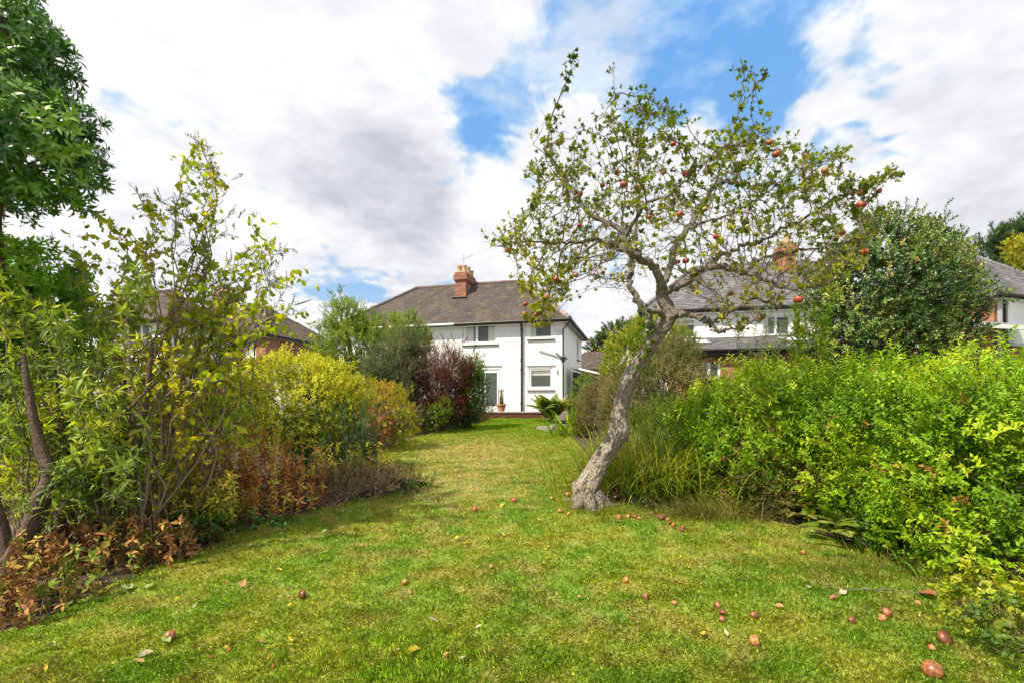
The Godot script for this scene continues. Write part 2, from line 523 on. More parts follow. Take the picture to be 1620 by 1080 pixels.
func build_ground():
	# one sheet to the horizon, with the garden's slope in its middle
	var g := MB.new()
	var xs := [-400.0, -120.0, -40.0, -14.0, -6.0, 0.0, 6.0, 14.0, 40.0, 120.0, 400.0]
	var zs := [30.0, 10.0, 0.0, -6.0, -12.0, -18.0, -24.0, -30.0, -60.0, -150.0, -500.0]
	for z in zs:
		for x in xs:
			g.vert(Vector3(x, slope_y(z) - 0.06, z), Vector3.UP, Color.WHITE)
	for j in zs.size() - 1:
		for i in xs.size() - 1:
			var p := j * xs.size() + i
			var q := p + xs.size()
			g.tri(p, q, q + 1); g.tri(p, q + 1, p + 1)
	tag(put("ground", g.mesh(), mats.field, self), "", "", "", "structure")
	# planting beds: dark soil either side
	for side in [-1.0, 1.0]:
		var b := MB.new()
		var nx := 26
		var nz := 90
		for j in nz + 1:
			for i in nx + 1:
				var x: float = side * (0.6 + 9.0 * i / nx)
				var z := 1.0 - 24.0 * j / nz
				b.vert(Vector3(x, ground_y(x, z) - 0.022 + 0.02 * noise_b.get_noise_2d(x * 2.0, z * 2.0), z), Vector3.UP, Color.WHITE)
		for j in nz:
			for i in nx:
				var p := j * (nx + 1) + i
				var q := p + nx + 1
				if side > 0.0:
					b.tri(p, q, q + 1); b.tri(p, q + 1, p + 1)
				else:
					b.tri(p, q + 1, q); b.tri(p, p + 1, q + 1)
		tag(put("soil_bed", b.mesh(), mats.soil, self), "", "", "", "structure")
	# the lawn: a turf sheet with its own colour patches, and the blades on it
	var poly := PackedVector2Array()
	for p in LAWN: poly.append(Vector2(p[0], p[1]))
	var t := MB.new()
	var step := 0.1
	var ids := {}
	for j in range(-5, 226):
		for i in range(-36, 40):
			var x := i * step
			var z := -j * step
			if in_lawn(x + 0.05, z - 0.05, poly):
				var quad := []
				for o in [[0, 0], [0, 1], [1, 1], [1, 0]]:
					var key := Vector2i(i + o[0], j + o[1])
					if not ids.has(key):
						var vx: float = key.x * step
						var vz: float = -key.y * step
						var c := lawn_color(vx, vz)
						ids[key] = t.vert(Vector3(vx, ground_y(vx, vz) + 0.004, vz), Vector3.UP, c)
					quad.append(ids[key])
				t.tri(quad[0], quad[1], quad[2]); t.tri(quad[0], quad[2], quad[3])
	tag(put("lawn", t.mesh(), mats.turf, self), "", "", "", "structure")
	# grass patches, a few variants
	var variants := []
	for k in 5:
		var b := MB.new()
		for i in 12:
			var p := Vector3(rf(-0.05, 0.05), -0.004, rf(-0.05, 0.05))
			var hgt := rf(0.010, 0.026) * (1.5 if rng.randf() < 0.1 else 1.0)
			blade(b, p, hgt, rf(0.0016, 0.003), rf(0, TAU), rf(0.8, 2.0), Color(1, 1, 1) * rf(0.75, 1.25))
		variants.append(b.mesh())
	var places := [[], [], [], [], []]
	var tints := [[], [], [], [], []]
	for n in 72000:
		var u := rng.randf()
		var z: float
		z = -(2.0 + 20.0 * pow(u, 2.1))
		var x := rf(-3.3, 3.9)
		if absf(x) > -z * 1.1 + 0.3: continue
		if not in_lawn(x, z, poly): continue
		var c := lawn_color(x, z) * rf(0.85, 1.25)
		var e := rf(0.0, 1.0)
		c = c.lerp(Color(0.44, 0.38, 0.15), 0.35 if e < 0.10 else 0.0)
		var s := rf(0.75, 1.25) * (1.0 + 0.07 * (-z - 2.0))
		var v := rng.randi() % 5
		places[v].append(Transform3D(Basis(Vector3.UP, rf(0, TAU)).scaled(Vector3(s, s * rf(0.7, 1.15), s)), Vector3(x, ground_y(x, z) + 0.004, z)))
		tints[v].append(Color(c.r, c.g, c.b) * 2.25)
	var lush := MB.new()
	for i in 26:
		var p := Vector3(rf(-0.05, 0.05), -0.004, rf(-0.05, 0.05))
		blade(lush, p, rf(0.04, 0.11), rf(0.0022, 0.004), rf(0, TAU), rf(0.4, 1.3), Color(1, 1, 1) * rf(0.7, 1.25))
	var lp := []
	var lt := []
	# longer tufts: a broad one by the camera, a fringe along the edges of the beds
	for n in 1100:
		var z := -rf(2.2, 20.0)
		var x := rf(-3.3, 3.9)
		if not in_lawn(x, z, poly): continue
		var near := exp(-pow((x + 0.55) / 0.55, 2.0) - pow((z + 2.65) / 0.28, 2.0))
		var edge := not in_lawn(x + 0.16, z, poly) or not in_lawn(x - 0.16, z, poly)
		if not (edge or rng.randf() < 0.06): continue
		var c := Color(0.16, 0.29, 0.015).lerp(Color(0.27, 0.31, 0.04), rng.randf()) * rf(1.0, 1.5)
		var s := rf(0.7, 1.3) * (0.7 if not edge else 1.0)
		lp.append(Transform3D(Basis(Vector3.UP, rf(0, TAU)).scaled(Vector3(s, s, s)), Vector3(x, ground_y(x, z) + 0.003, z)))
		lt.append(c)
	for n in 110:
		var x := -0.62 + rng.randfn(0.0, 0.28)
		var z := -2.62 + rng.randfn(0.0, 0.16)
		var s := rf(0.45, 0.85)
		lp.append(Transform3D(Basis(Vector3.UP, rf(0, TAU)).scaled(Vector3(s, s, s)), Vector3(x, ground_y(x, z) + 0.003, z)))
		lt.append(Color(0.18, 0.33, 0.015).lerp(Color(0.30, 0.36, 0.05), rng.randf()) * rf(1.7, 2.4))
	var lawn := thing("lawn_grass", "", "")
	lawn.set_meta("kind", "stuff")
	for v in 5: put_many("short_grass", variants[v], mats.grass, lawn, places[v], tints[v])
	put_many("long_grass", lush.mesh(), mats.grass, lawn, lp, lt)

func blade(b: MB, p: Vector3, h: float, w: float, turn: float, lean: float, c: Color):
	var side := Vector3(cos(turn), 0, sin(turn))
	var fwd := Vector3(-sin(turn), 0, cos(turn))
	var nn := (fwd + Vector3.UP * 0.5 * lean).normalized()
	var m := p + Vector3.UP * h * 0.62 + fwd * h * lean * 0.28
	var tip := p + Vector3.UP * h * (1.0 - 0.28 * lean) + fwd * h * lean * 0.85
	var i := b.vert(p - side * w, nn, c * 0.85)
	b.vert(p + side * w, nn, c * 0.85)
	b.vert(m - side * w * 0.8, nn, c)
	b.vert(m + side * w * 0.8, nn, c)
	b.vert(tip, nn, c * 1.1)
	b.tri(i, i + 2, i + 3); b.tri(i, i + 3, i + 1); b.tri(i + 2, i + 4, i + 3)

# ---------- building blocks of houses ----------
func wall(b: MB, t: Transform3D, w: float, h: float, holes: Array, deep := 0.14):   # front at z = 0 of t, x to the right, y up
	var xs := [0.0, w]
	var ys := [0.0, h]
	for o in holes:
		for k in [0, 2]:
			if not xs.has(o[k]): xs.append(o[k])
			if not ys.has(o[k + 1]): ys.append(o[k + 1])
	xs.sort(); ys.sort()
	for j in ys.size() - 1:
		for i in xs.size() - 1:
			var cx: float = (xs[i] + xs[i + 1]) / 2.0
			var cy: float = (ys[j] + ys[j + 1]) / 2.0
			var open := false
			for o in holes:
				if cx > o[0] and cx < o[2] and cy > o[1] and cy < o[3]: open = true
			if open: continue
			for z in [0.0, -deep]:
				var p := [Vector3(xs[i], ys[j], z), Vector3(xs[i], ys[j + 1], z), Vector3(xs[i + 1], ys[j + 1], z), Vector3(xs[i + 1], ys[j], z)]
				if z < 0.0: p.reverse()
				b.quad(t * p[0], t * p[1], t * p[2], t * p[3], Color.WHITE, Vector2(p[0].x, p[0].y), Vector2(p[1].x, p[1].y), Vector2(p[2].x, p[2].y), Vector2(p[3].x, p[3].y))
	for o in holes:
		var c := [Vector3(o[0], o[1], 0), Vector3(o[2], o[1], 0), Vector3(o[2], o[3], 0), Vector3(o[0], o[3], 0)]
		for k in 4:
			var p: Vector3 = c[k]
			var q: Vector3 = c[(k + 1) % 4]
			var back := Vector3(0, 0, -deep)
			b.quad(t * p, t * q, t * (q + back), t * (p + back))

func window(parent: Node3D, x0: float, x1: float, y0: float, y1: float, z: float, o := {}) -> MeshInstance3D:
	var m := MB.new()
	var bar: float = o.get("bar", 0.07)
	var w := x1 - x0
	var h := y1 - y0
	var dz := 0.06
	var white := Color.WHITE
	m.box(T(Vector3(x0 + w / 2, y0 + bar / 2, z)), Vector3(w, bar, dz), white, 0.008)
	m.box(T(Vector3(x0 + w / 2, y1 - bar / 2, z)), Vector3(w, bar, dz), white, 0.008)
	for x in [x0 + bar / 2, x1 - bar / 2]:
		m.box(T(Vector3(x, y0 + h / 2, z - 0.002)), Vector3(bar, h - 2 * bar, dz), white, 0.008)
	var edges := [x0 + bar]
	for f in o.get("mull", []):
		m.box(T(Vector3(x0 + w * f, y0 + h / 2, z - 0.002)), Vector3(bar * 1.5, h - 2 * bar, dz), white, 0.008)
		edges.append(x0 + w * f)
	edges.append(x1 - bar)
	for f in o.get("rails", []):
		m.box(T(Vector3(x0 + w / 2, y0 + h * f, z - 0.004)), Vector3(w - 2 * bar, bar * 0.8, dz), white, 0.006)
	var f: Material = o.get("frame", mats.white_frame)
	var win := put("window", m.mesh(), f, parent)
	for k in edges.size() - 1:
		var g := MB.new()
		g.quad(Vector3(edges[k], y0 + bar * 0.6, z - 0.01), Vector3(edges[k], y1 - bar * 0.6, z - 0.01), Vector3(edges[k + 1], y1 - bar * 0.6, z - 0.01), Vector3(edges[k + 1], y0 + bar * 0.6, z - 0.01))
		put("pane", g.mesh(), mats.glass, win)
	if o.get("sill", true):
		var s := MB.new()
		s.box(T(Vector3(x0 + w / 2, y0 - 0.05, z + 0.08)), Vector3(w + 0.24, 0.09, 0.2), white, 0.012)
		put("sill", s.mesh(), o.get("sillmat", mats.white_render), win)
		var d := MB.new()
		d.box(T(Vector3(x0 + w / 2, y0 - 0.108, z + 0.075)), Vector3(w + 0.2, 0.02, 0.17), white)
		put("sill_drip", d.mesh(), mats.dark, win)
	if o.has("curtain"):
		for side in o.curtain:
			var c := MB.new()
			var cw: float = w * o.get("curtain_width", 0.2)
			var n := 14
			var xa: float = x0 + bar if side < 0 else x1 - bar - cw
			for i in n + 1:
				var zz := z - 0.055 + 0.02 * sin(i * 2.1)
				c.vert(Vector3(xa + cw * i / n, y0, zz), Vector3(sin(i * 2.1 + 1.5) * 0.6, 0, 1).normalized(), white)
				c.vert(Vector3(xa + cw * i / n, y1, zz), Vector3(sin(i * 2.1 + 1.5) * 0.6, 0, 1).normalized(), white)
			for i in n:
				c.tri(i * 2, i * 2 + 1, i * 2 + 3); c.tri(i * 2, i * 2 + 3, i * 2 + 2)
			put("curtain", c.mesh(), mats.curtain, win)
	if o.has("blind"):
		var c := MB.new()
		var low: float = y1 - h * o.blind
		c.box(T(Vector3(x0 + w / 2, (low + y1) / 2, z - 0.09)), Vector3(w - 2 * bar, y1 - low, 0.012), white)
		put("blind", c.mesh(), mats.blind, win)
	return win

# a roof slope: points in its plane, the first two along the eave; every tile is a real lapped piece
func slope(parent: Node3D, pts: Array, tile: Vector2, cols: Array, thick := 0.016, tiled := true, moss := 0.0):
	var deck := MB.new()
	var e: Vector3 = (pts[1] - pts[0]).normalized()
	var nn: Vector3 = (pts[2] - pts[0]).cross(e).normalized()
	if nn.y < 0.0: nn = -nn
	var up := nn.cross(e).normalized()
	if up.y < 0.0: up = -up
	var low := []
	for p in pts: low.append(p - nn * 0.045)
	if (low[2] - low[0]).cross(low[1] - low[0]).dot(nn) < 0.0: low.reverse()
	deck.face(low, Color(0.06, 0.055, 0.05))
	put("roof", deck.mesh(), mats.plain, parent)
	if not tiled: return
	var poly := PackedVector2Array()
	var lo := Vector2(1e9, 1e9)
	var hi := Vector2(-1e9, -1e9)
	for p in pts:
		var q := Vector2((p - pts[0]).dot(e), (p - pts[0]).dot(up))
		poly.append(q)
		lo = lo.min(q); hi = hi.max(q)
	var one := MB.new()
	one.box(T(Vector3.ZERO), Vector3(tile.x * 0.965, tile.y * 1.35, thick), Color.WHITE, thick * 0.3)
	var mesh := one.mesh()
	var places := []
	var tints := []
	var rows := int((hi.y - lo.y) / tile.y) + 1
	var basis0 := Basis(e, up, nn) if e.cross(up).dot(nn) > 0.0 else Basis(-e, up, nn)
	for r in rows:
		var v := lo.y + (r + 0.5) * tile.y
		var u := lo.x - tile.x + (tile.x * 0.5 if r % 2 else 0.0)
		while u < hi.x + tile.x:
			u += tile.x
			if not Geometry2D.is_point_in_polygon(Vector2(u, v), poly): continue
			var p: Vector3 = pts[0] + e * u + up * v + nn * (0.004 + rf(-0.004, 0.005))
			var b := basis0.rotated(e, (0.075 if basis0.x.dot(e) > 0.0 else 0.075) * -1.0 + rf(-0.012, 0.012)).rotated(nn, rf(-0.012, 0.012))
			places.append(Transform3D(b, p))
			var k := rng.randi() % cols.size()
			var c: Color = cols[k] * rf(0.78, 1.2)
			var st := noise_c.get_noise_2d(p.x * 0.8 + p.z * 0.5, p.y * 0.7)
			c = c * (1.0 + 0.3 * st)
			if moss > 0.0 and noise_b.get_noise_2d(u * 0.35, v * 0.25 + 7.0) + rf(-0.15, 0.15) > 0.42 - moss: c = c.lerp(Color(0.17, 0.125, 0.045), 0.6)
			tints.append(c)
	put_many("roof_tiles", mesh, mats.tile, parent, places, tints)

func ridge(parent: Node3D, a: Vector3, b: Vector3, col: Color, r := 0.11, piece := 0.34):
	var m := MB.new()
	var n := int((b - a).length() / piece)
	for i in n:
		var p := a.lerp(b, (i + 0.02) / n)
		var q := a.lerp(b, (i + 1.0) / n)
		var s := rf(0.95, 1.08)
		m.tube([p, q], [r * s, r * s * 0.93], 8, col * rf(0.8, 1.2))
	tag(put("ridge_tiles", m.mesh(), mats.plain, parent), "", "", "", "stuff")

func bar(parent: Node3D, called: String, pts: Array, r: float, m: Material, sides := 8):
	var b := MB.new()
	var rr := []
	for p in pts: rr.append(r)
	b.tube(pts, rr, sides, Color.WHITE)
	put(called, b.mesh(), m, parent)

func boxpart(parent: Node3D, called: String, c: Vector3, s: Vector3, m: Material, bevel := 0.01):
	var b := MB.new()
	b.box(T(c), s, Color.WHITE, bevel)
	return put(called, b.mesh(), m, parent)

func chimney(parent: Node3D, c: Vector3, w: float, d: float, y0: float, y1: float, m: Material, pots: int):
	var b := MB.new()
	for s in [[y0, y1 - 0.55, 0.0], [y1 - 0.55, y1 - 0.46, 0.05], [y1 - 0.46, y1 - 0.16, 0.10], [y1 - 0.16, y1, 0.03]]:
		var hw: float = w / 2 + s[2]
		var hd: float = d / 2 + s[2]
		var f := [[Vector3(-hw, 0, hd), Vector3(hw, 0, hd)], [Vector3(hw, 0, hd), Vector3(hw, 0, -hd)], [Vector3(hw, 0, -hd), Vector3(-hw, 0, -hd)], [Vector3(-hw, 0, -hd), Vector3(-hw, 0, hd)]]
		for k in f:
			var len: float = (k[1] - k[0]).length()
			var base := Vector3(c.x, 0, c.z)
			b.quad(base + k[0] + Vector3(0, s[0], 0), base + k[0] + Vector3(0, s[1], 0), base + k[1] + Vector3(0, s[1], 0), base + k[1] + Vector3(0, s[0], 0), Color.WHITE,
				Vector2(0, s[0]), Vector2(0, s[1]), Vector2(len, s[1]), Vector2(len, s[0]))
		for y in [s[0], s[1]]:
			b.quad(Vector3(c.x - hw, y, c.z - hd), Vector3(c.x + hw, y, c.z - hd), Vector3(c.x + hw, y, c.z + hd), Vector3(c.x - hw, y, c.z + hd))
	var st := put("chimney", b.mesh(), m, parent)
	var cap := MB.new()
	cap.box(T(Vector3(c.x, y1 + 0.035, c.z)), Vector3(w * 0.9, 0.07, d * 0.95), Color(0.42, 0.38, 0.32), 0.02)
	put("flaunching", cap.mesh(), mats.plain, st)
	for k in pots:
		var p := MB.new()
		var x: float = c.x + (w * 0.24 * (1 if k % 2 else -1) if pots > 2 else 0.0)
		var z: float = c.z + d * 0.36 - (k / 2 if pots > 2 else k) * d * 0.72 / maxf(1.0, (pots - 1) / 2 if pots > 2 else pots - 1)
		var yy := y1 + 0.05
		var hh := rf(0.36, 0.46)
		p.tube([Vector3(x, yy, z), Vector3(x, yy + hh * 0.75, z), Vector3(x, yy + hh * 0.78, z), Vector3(x, yy + hh, z), Vector3(x, yy + hh - 0.01, z), Vector3(x, yy + hh * 0.5, z)], [0.15, 0.125, 0.16, 0.16, 0.115, 0.1], 12, Color(0.52, 0.33, 0.20) * rf(0.8, 1.1), false)
		put("chimney_pot", p.mesh(), mats.plain, st)
	return st

# ---------- the white semi-detached house ----------
func build_white_house():
	var h := thing("semi_detached_house", "white painted semi-detached house with brown tiled hipped roof at the end of the lawn", "house", Vector3(2.68, 1.0, -25.0), deg_to_rad(-15.0))
	var L := 13.5
	var D := 7.6
	var top := 5.1
	var b := MB.new()
	# holes measured from the wall's left end
	var doors := [[L - 4.69, 0.26, L - 3.44, 2.42], [L - 1.84, 1.36, L - 0.60, 2.42], [L - 1.84, 4.0, L - 0.60, 4.92], [L - 5.46, 3.82, L - 3.65, 4.91], [L - 9.3, 3.82, L - 7.6, 4.86], [L - 11.9, 3.9, L - 10.7, 4.86]]
	wall(b, T(Vector3(-L, -0.3, 0)), L, top + 0.3, doors.map(func(o): return [o[0], o[1] + 0.3, o[2], o[3] + 0.3]))
	put("wall", b.mesh(), mats.white_brick, h)
	b = MB.new()
	wall(b, T(Vector3(0.003, -0.3, -0.003), Basis(Vector3.UP, PI / 2)), D, top + 0.3, [[5.2, 3.7, 6.3, 5.0]])
	put("wall", b.mesh(), mats.white_brick, h)
	b = MB.new()
	wall(b, T(Vector3(0, -0.3, -D), Basis(Vector3.UP, PI)), L, top + 0.3, [])
	put("wall", b.mesh(), mats.white_brick, h)
	b = MB.new()
	wall(b, T(Vector3(-L - 0.003, -0.3, -D), Basis(Vector3.UP, -PI / 2)), D, top + 0.3, [])
	put("wall", b.mesh(), mats.white_brick, h)
	# dim rooms behind the panes
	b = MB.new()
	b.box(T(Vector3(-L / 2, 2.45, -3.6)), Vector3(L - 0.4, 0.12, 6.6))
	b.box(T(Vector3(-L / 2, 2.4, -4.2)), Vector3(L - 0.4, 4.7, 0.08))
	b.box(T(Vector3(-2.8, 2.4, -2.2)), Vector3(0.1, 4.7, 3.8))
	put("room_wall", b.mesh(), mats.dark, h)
	# roof
	var cols := [Color(0.085, 0.07, 0.066), Color(0.072, 0.062, 0.06), Color(0.098, 0.076, 0.068), Color(0.08, 0.071, 0.069)]
	var k := 2.9 / 3.8
	var ov := 0.36
	var ye := top + 0.03 - ov * k
	var yr := top + 0.03 + 2.9
	var A := Vector3(-L - ov, ye, ov)
	var B := Vector3(ov, ye, ov)
	var C := Vector3(ov, ye, -D - ov)
	var E := Vector3(-L - ov, ye, -D - ov)
	var R1 := Vector3(-L + 3.38, yr, -D / 2)
	var R2 := Vector3(-3.38, yr, -D / 2)
	slope(h, [A, B, R2, R1], Vector2(0.17, 0.105), cols, 0.016, true, 0.06)
	slope(h, [B, C, R2], Vector2(0.17, 0.105), cols, 0.016, true, 0.05)
	slope(h, [E, A, R1], Vector2(0.17, 0.105), cols, 0.016, false)
	slope(h, [C, E, R1, R2], Vector2(0.17, 0.105), cols, 0.016, false)
	ridge(h, R1, R2, Color(0.15, 0.11, 0.09))
	ridge(h, B + Vector3(0, 0.03, 0), R2, Color(0.26, 0.20, 0.165), 0.125)
	ridge(h, A + Vector3(0, 0.03, 0), R1, Color(0.10, 0.09, 0.085), 0.12)
	# lead flashing and stack
	boxpart(h, "flashing", Vector3(-6.62, yr - 2.9 + 2.27 * k + 0.03, -2.27), Vector3(0.95, 0.03, 0.34), mats.lead)
	var ch = chimney(h, Vector3(-6.62, 0, -3.25), 0.66, 1.7, 6.2, 8.45, mats.red_brick, 6)
	bar(ch, "aerial_mast", [Vector3(-6.75, 7.9, -3.3), Vector3(-6.75, 9.85, -3.3)], 0.018, mats.pale_metal)
	bar(ch, "aerial_boom", [Vector3(-6.9, 9.45, -3.3), Vector3(-6.1, 9.75, -3.3)], 0.014, mats.pale_metal)
	var ae := MB.new()
	for i in 7:
		var p := Vector3(-6.9, 9.45, -3.3).lerp(Vector3(-6.1, 9.75, -3.3), i / 6.0)
		ae.tube([p + Vector3(0, 0, 0.16), p - Vector3(0, 0, 0.16)], [0.008, 0.008], 5, Color.WHITE)
	put("aerial_rods", ae.mesh(), mats.pale_metal, ch)
	# soffit, fascia, gutters
	boxpart(h, "fascia", Vector3(-L / 2, ye - 0.06, ov - 0.05), Vector3(L + 2 * ov, 0.14, 0.03), mats.black_paint)
	boxpart(h, "fascia", Vector3(ov - 0.05, ye - 0.06, -D / 2), Vector3(0.03, 0.14, D + 2 * ov - 0.1), mats.black_paint)
	boxpart(h, "soffit", Vector3(-L / 2, ye - 0.115, ov / 2 - 0.03), Vector3(L + 2 * ov - 0.1, 0.02, ov - 0.06), mats.white_frame)
	boxpart(h, "soffit", Vector3(ov / 2 - 0.03, ye - 0.117, -D / 2), Vector3(ov - 0.06, 0.02, D + 0.3), mats.grey_paint)
	bar(h, "gutter", [Vector3(-5.9, ye - 0.01, ov + 0.03), Vector3(ov + 0.05, ye - 0.01, ov + 0.03)], 0.065, mats.black_paint)
	bar(h, "gutter", [Vector3(-L - ov, ye - 0.01, ov + 0.03), Vector3(-5.92, ye - 0.01, ov + 0.03)], 0.062, mats.white_frame)
	bar(h, "gutter", [Vector3(ov + 0.05, ye - 0.012, ov), Vector3(ov + 0.05, ye - 0.012, -D - ov)], 0.065, mats.black_paint)
	# openings
	window(h, -1.84, -0.60, 4.0, 4.92, -0.07, {"bar": 0.09, "curtain": [-1]})
	window(h, -5.46, -3.65, 3.82, 4.91, -0.07, {"bar": 0.09, "mull": [0.38], "curtain": [-1, 1], "curtain_width": 0.22})
	window(h, -9.3, -7.6, 3.82, 4.86, -0.07, {"bar": 0.08, "mull": [0.36, 0.68]})
	window(h, -11.9, -10.7, 3.9, 4.86, -0.07, {"bar": 0.08, "mull": [0.5]})
	window(h, -1.84, -0.60, 1.36, 2.42, -0.07, {"bar": 0.10, "blind": 0.34})
	for f in [[-1.98, -0.46, 2.58], [-4.75, -3.34, 2.62]]:
		boxpart(h, "hood_mould", Vector3((f[0] + f[1]) / 2, f[2], 0.035), Vector3(f[1] - f[0], 0.06, 0.07), mats.white_render)
	var dr := MB.new()
	dr.box(T(Vector3(-4.065, 2.32, -0.07)), Vector3(1.25, 0.2, 0.06), Color.WHITE, 0.01)
	dr.box(T(Vector3(-4.065, 0.35, -0.07)), Vector3(1.25, 0.18, 0.06), Color.WHITE, 0.01)
	for x in [-4.6, -3.53]: dr.box(T(Vector3(x, 1.33, -0.072)), Vector3(0.18, 1.78, 0.06), Color.WHITE, 0.01)
	dr.box(T(Vector3(-4.3, 1.33, -0.073)), Vector3(0.1, 1.78, 0.05), Color.WHITE, 0.01)
	var door := put("door", dr.mesh(), mats.white_frame, h)
	var pg := MB.new()
	pg.quad(Vector3(-4.5, 0.42, -0.08), Vector3(-4.5, 2.24, -0.08), Vector3(-3.6, 2.24, -0.08), Vector3(-3.6, 0.42, -0.08))
	put("pane", pg.mesh(), mats.glass, door)
	boxpart(door, "handle", Vector3(-3.5, 1.25, -0.02), Vector3(0.03, 0.16, 0.05), mats.pale_metal)
	# the other leaf of the French window stands open
	var leafm := MB.new()
	var tb := T(Vector3(-4.68, 0.28, -0.02), Basis(Vector3.UP, deg_to_rad(-100.0)))
	for q in [[0.3, 0.06, 0.6, 0.12], [0.3, 1.98, 0.6, 0.12]]: leafm.box(tb * T(Vector3(q[0], q[1], 0)), Vector3(q[2], q[3], 0.05), Color.WHITE, 0.008)
	for x in [0.05, 0.55]: leafm.box(tb * T(Vector3(x, 1.02, 0.001)), Vector3(0.1, 1.8, 0.05), Color.WHITE, 0.008)
	var od := put("door", leafm.mesh(), mats.white_frame, h)
	tag(od, "white glazed door leaf standing open")
	var og := MB.new()
	og.quad(tb * Vector3(0.1, 0.1, 0), tb * Vector3(0.1, 1.94, 0), tb * Vector3(0.5, 1.94, 0), tb * Vector3(0.5, 0.1, 0))
	put("pane", og.mesh(), mats.glass, od)
	# window in the side wall: built flat, then turned with the wall
	var side := window(h, 5.2, 6.3, 3.4, 4.7, -0.07, {"bar": 0.07})
	side.transform = T(Vector3(0.003, 0, -0.003), Basis(Vector3.UP, PI / 2))
	# pipes
	bar(h, "drainpipe", [Vector3(-2.22, ye - 0.05, 0.3), Vector3(-2.22, 4.55, 0.1), Vector3(-2.22, 0.12, 0.1)], 0.055, mats.black_paint)
	for y in [0.5, 2.3, 2.75, 4.4]:
		bar(h, "pipe_collar", [Vector3(-2.22, y, 0.1), Vector3(-2.22, y + 0.12, 0.1)], 0.072, mats.black_paint)
	bar(h, "drainpipe", [Vector3(0.3, ye - 0.03, 0.34), Vector3(0.3, ye - 0.2, 0.34), Vector3(-0.02, ye - 0.5, 0.09), Vector3(-0.02, 0.1, 0.09)], 0.042, mats.black_paint)
	var hp := MB.new()
	hp.tube([Vector3(-0.02, 2.68, 0.1), Vector3(-0.02, 2.85, 0.1), Vector3(-0.02, 2.95, 0.1)], [0.05, 0.16, 0.16], 8, Color.WHITE)
	put("hopper_head", hp.mesh(), mats.black_paint, h)
	bar(h, "waste_pipe", [Vector3(-1.3, 3.33, -0.02), Vector3(-1.28, 3.33, 0.06), Vector3(-0.18, 2.98, 0.06)], 0.026, mats.lead)
	bar(h, "waste_pipe", [Vector3(-0.42, 3.2, -0.02), Vector3(-0.40, 3.2, 0.07), Vector3(-0.08, 2.95, 0.09)], 0.026, mats.black_paint)
	bar(h, "waste_pipe", [Vector3(0.02, 2.95, 0.07), Vector3(0.05, 3.0, -0.3), Vector3(0.05, 2.95, -0.9)], 0.026, mats.lead)
	bar(h, "cable", [Vector3(-5.55, 4.9, 0.012), Vector3(-5.56, 3.0, 0.012), Vector3(-5.55, 0.4, 0.012)], 0.008, mats.dark, 5)
	boxpart(h, "wall_light", Vector3(-0.36, 2.3, 0.06), Vector3(0.07, 0.2, 0.1), mats.white_frame)
	for x in [-3.3]: boxpart(h, "hinge_hook", Vector3(x, 1.3, 0.03), Vector3(0.1, 0.03, 0.05), mats.lead)

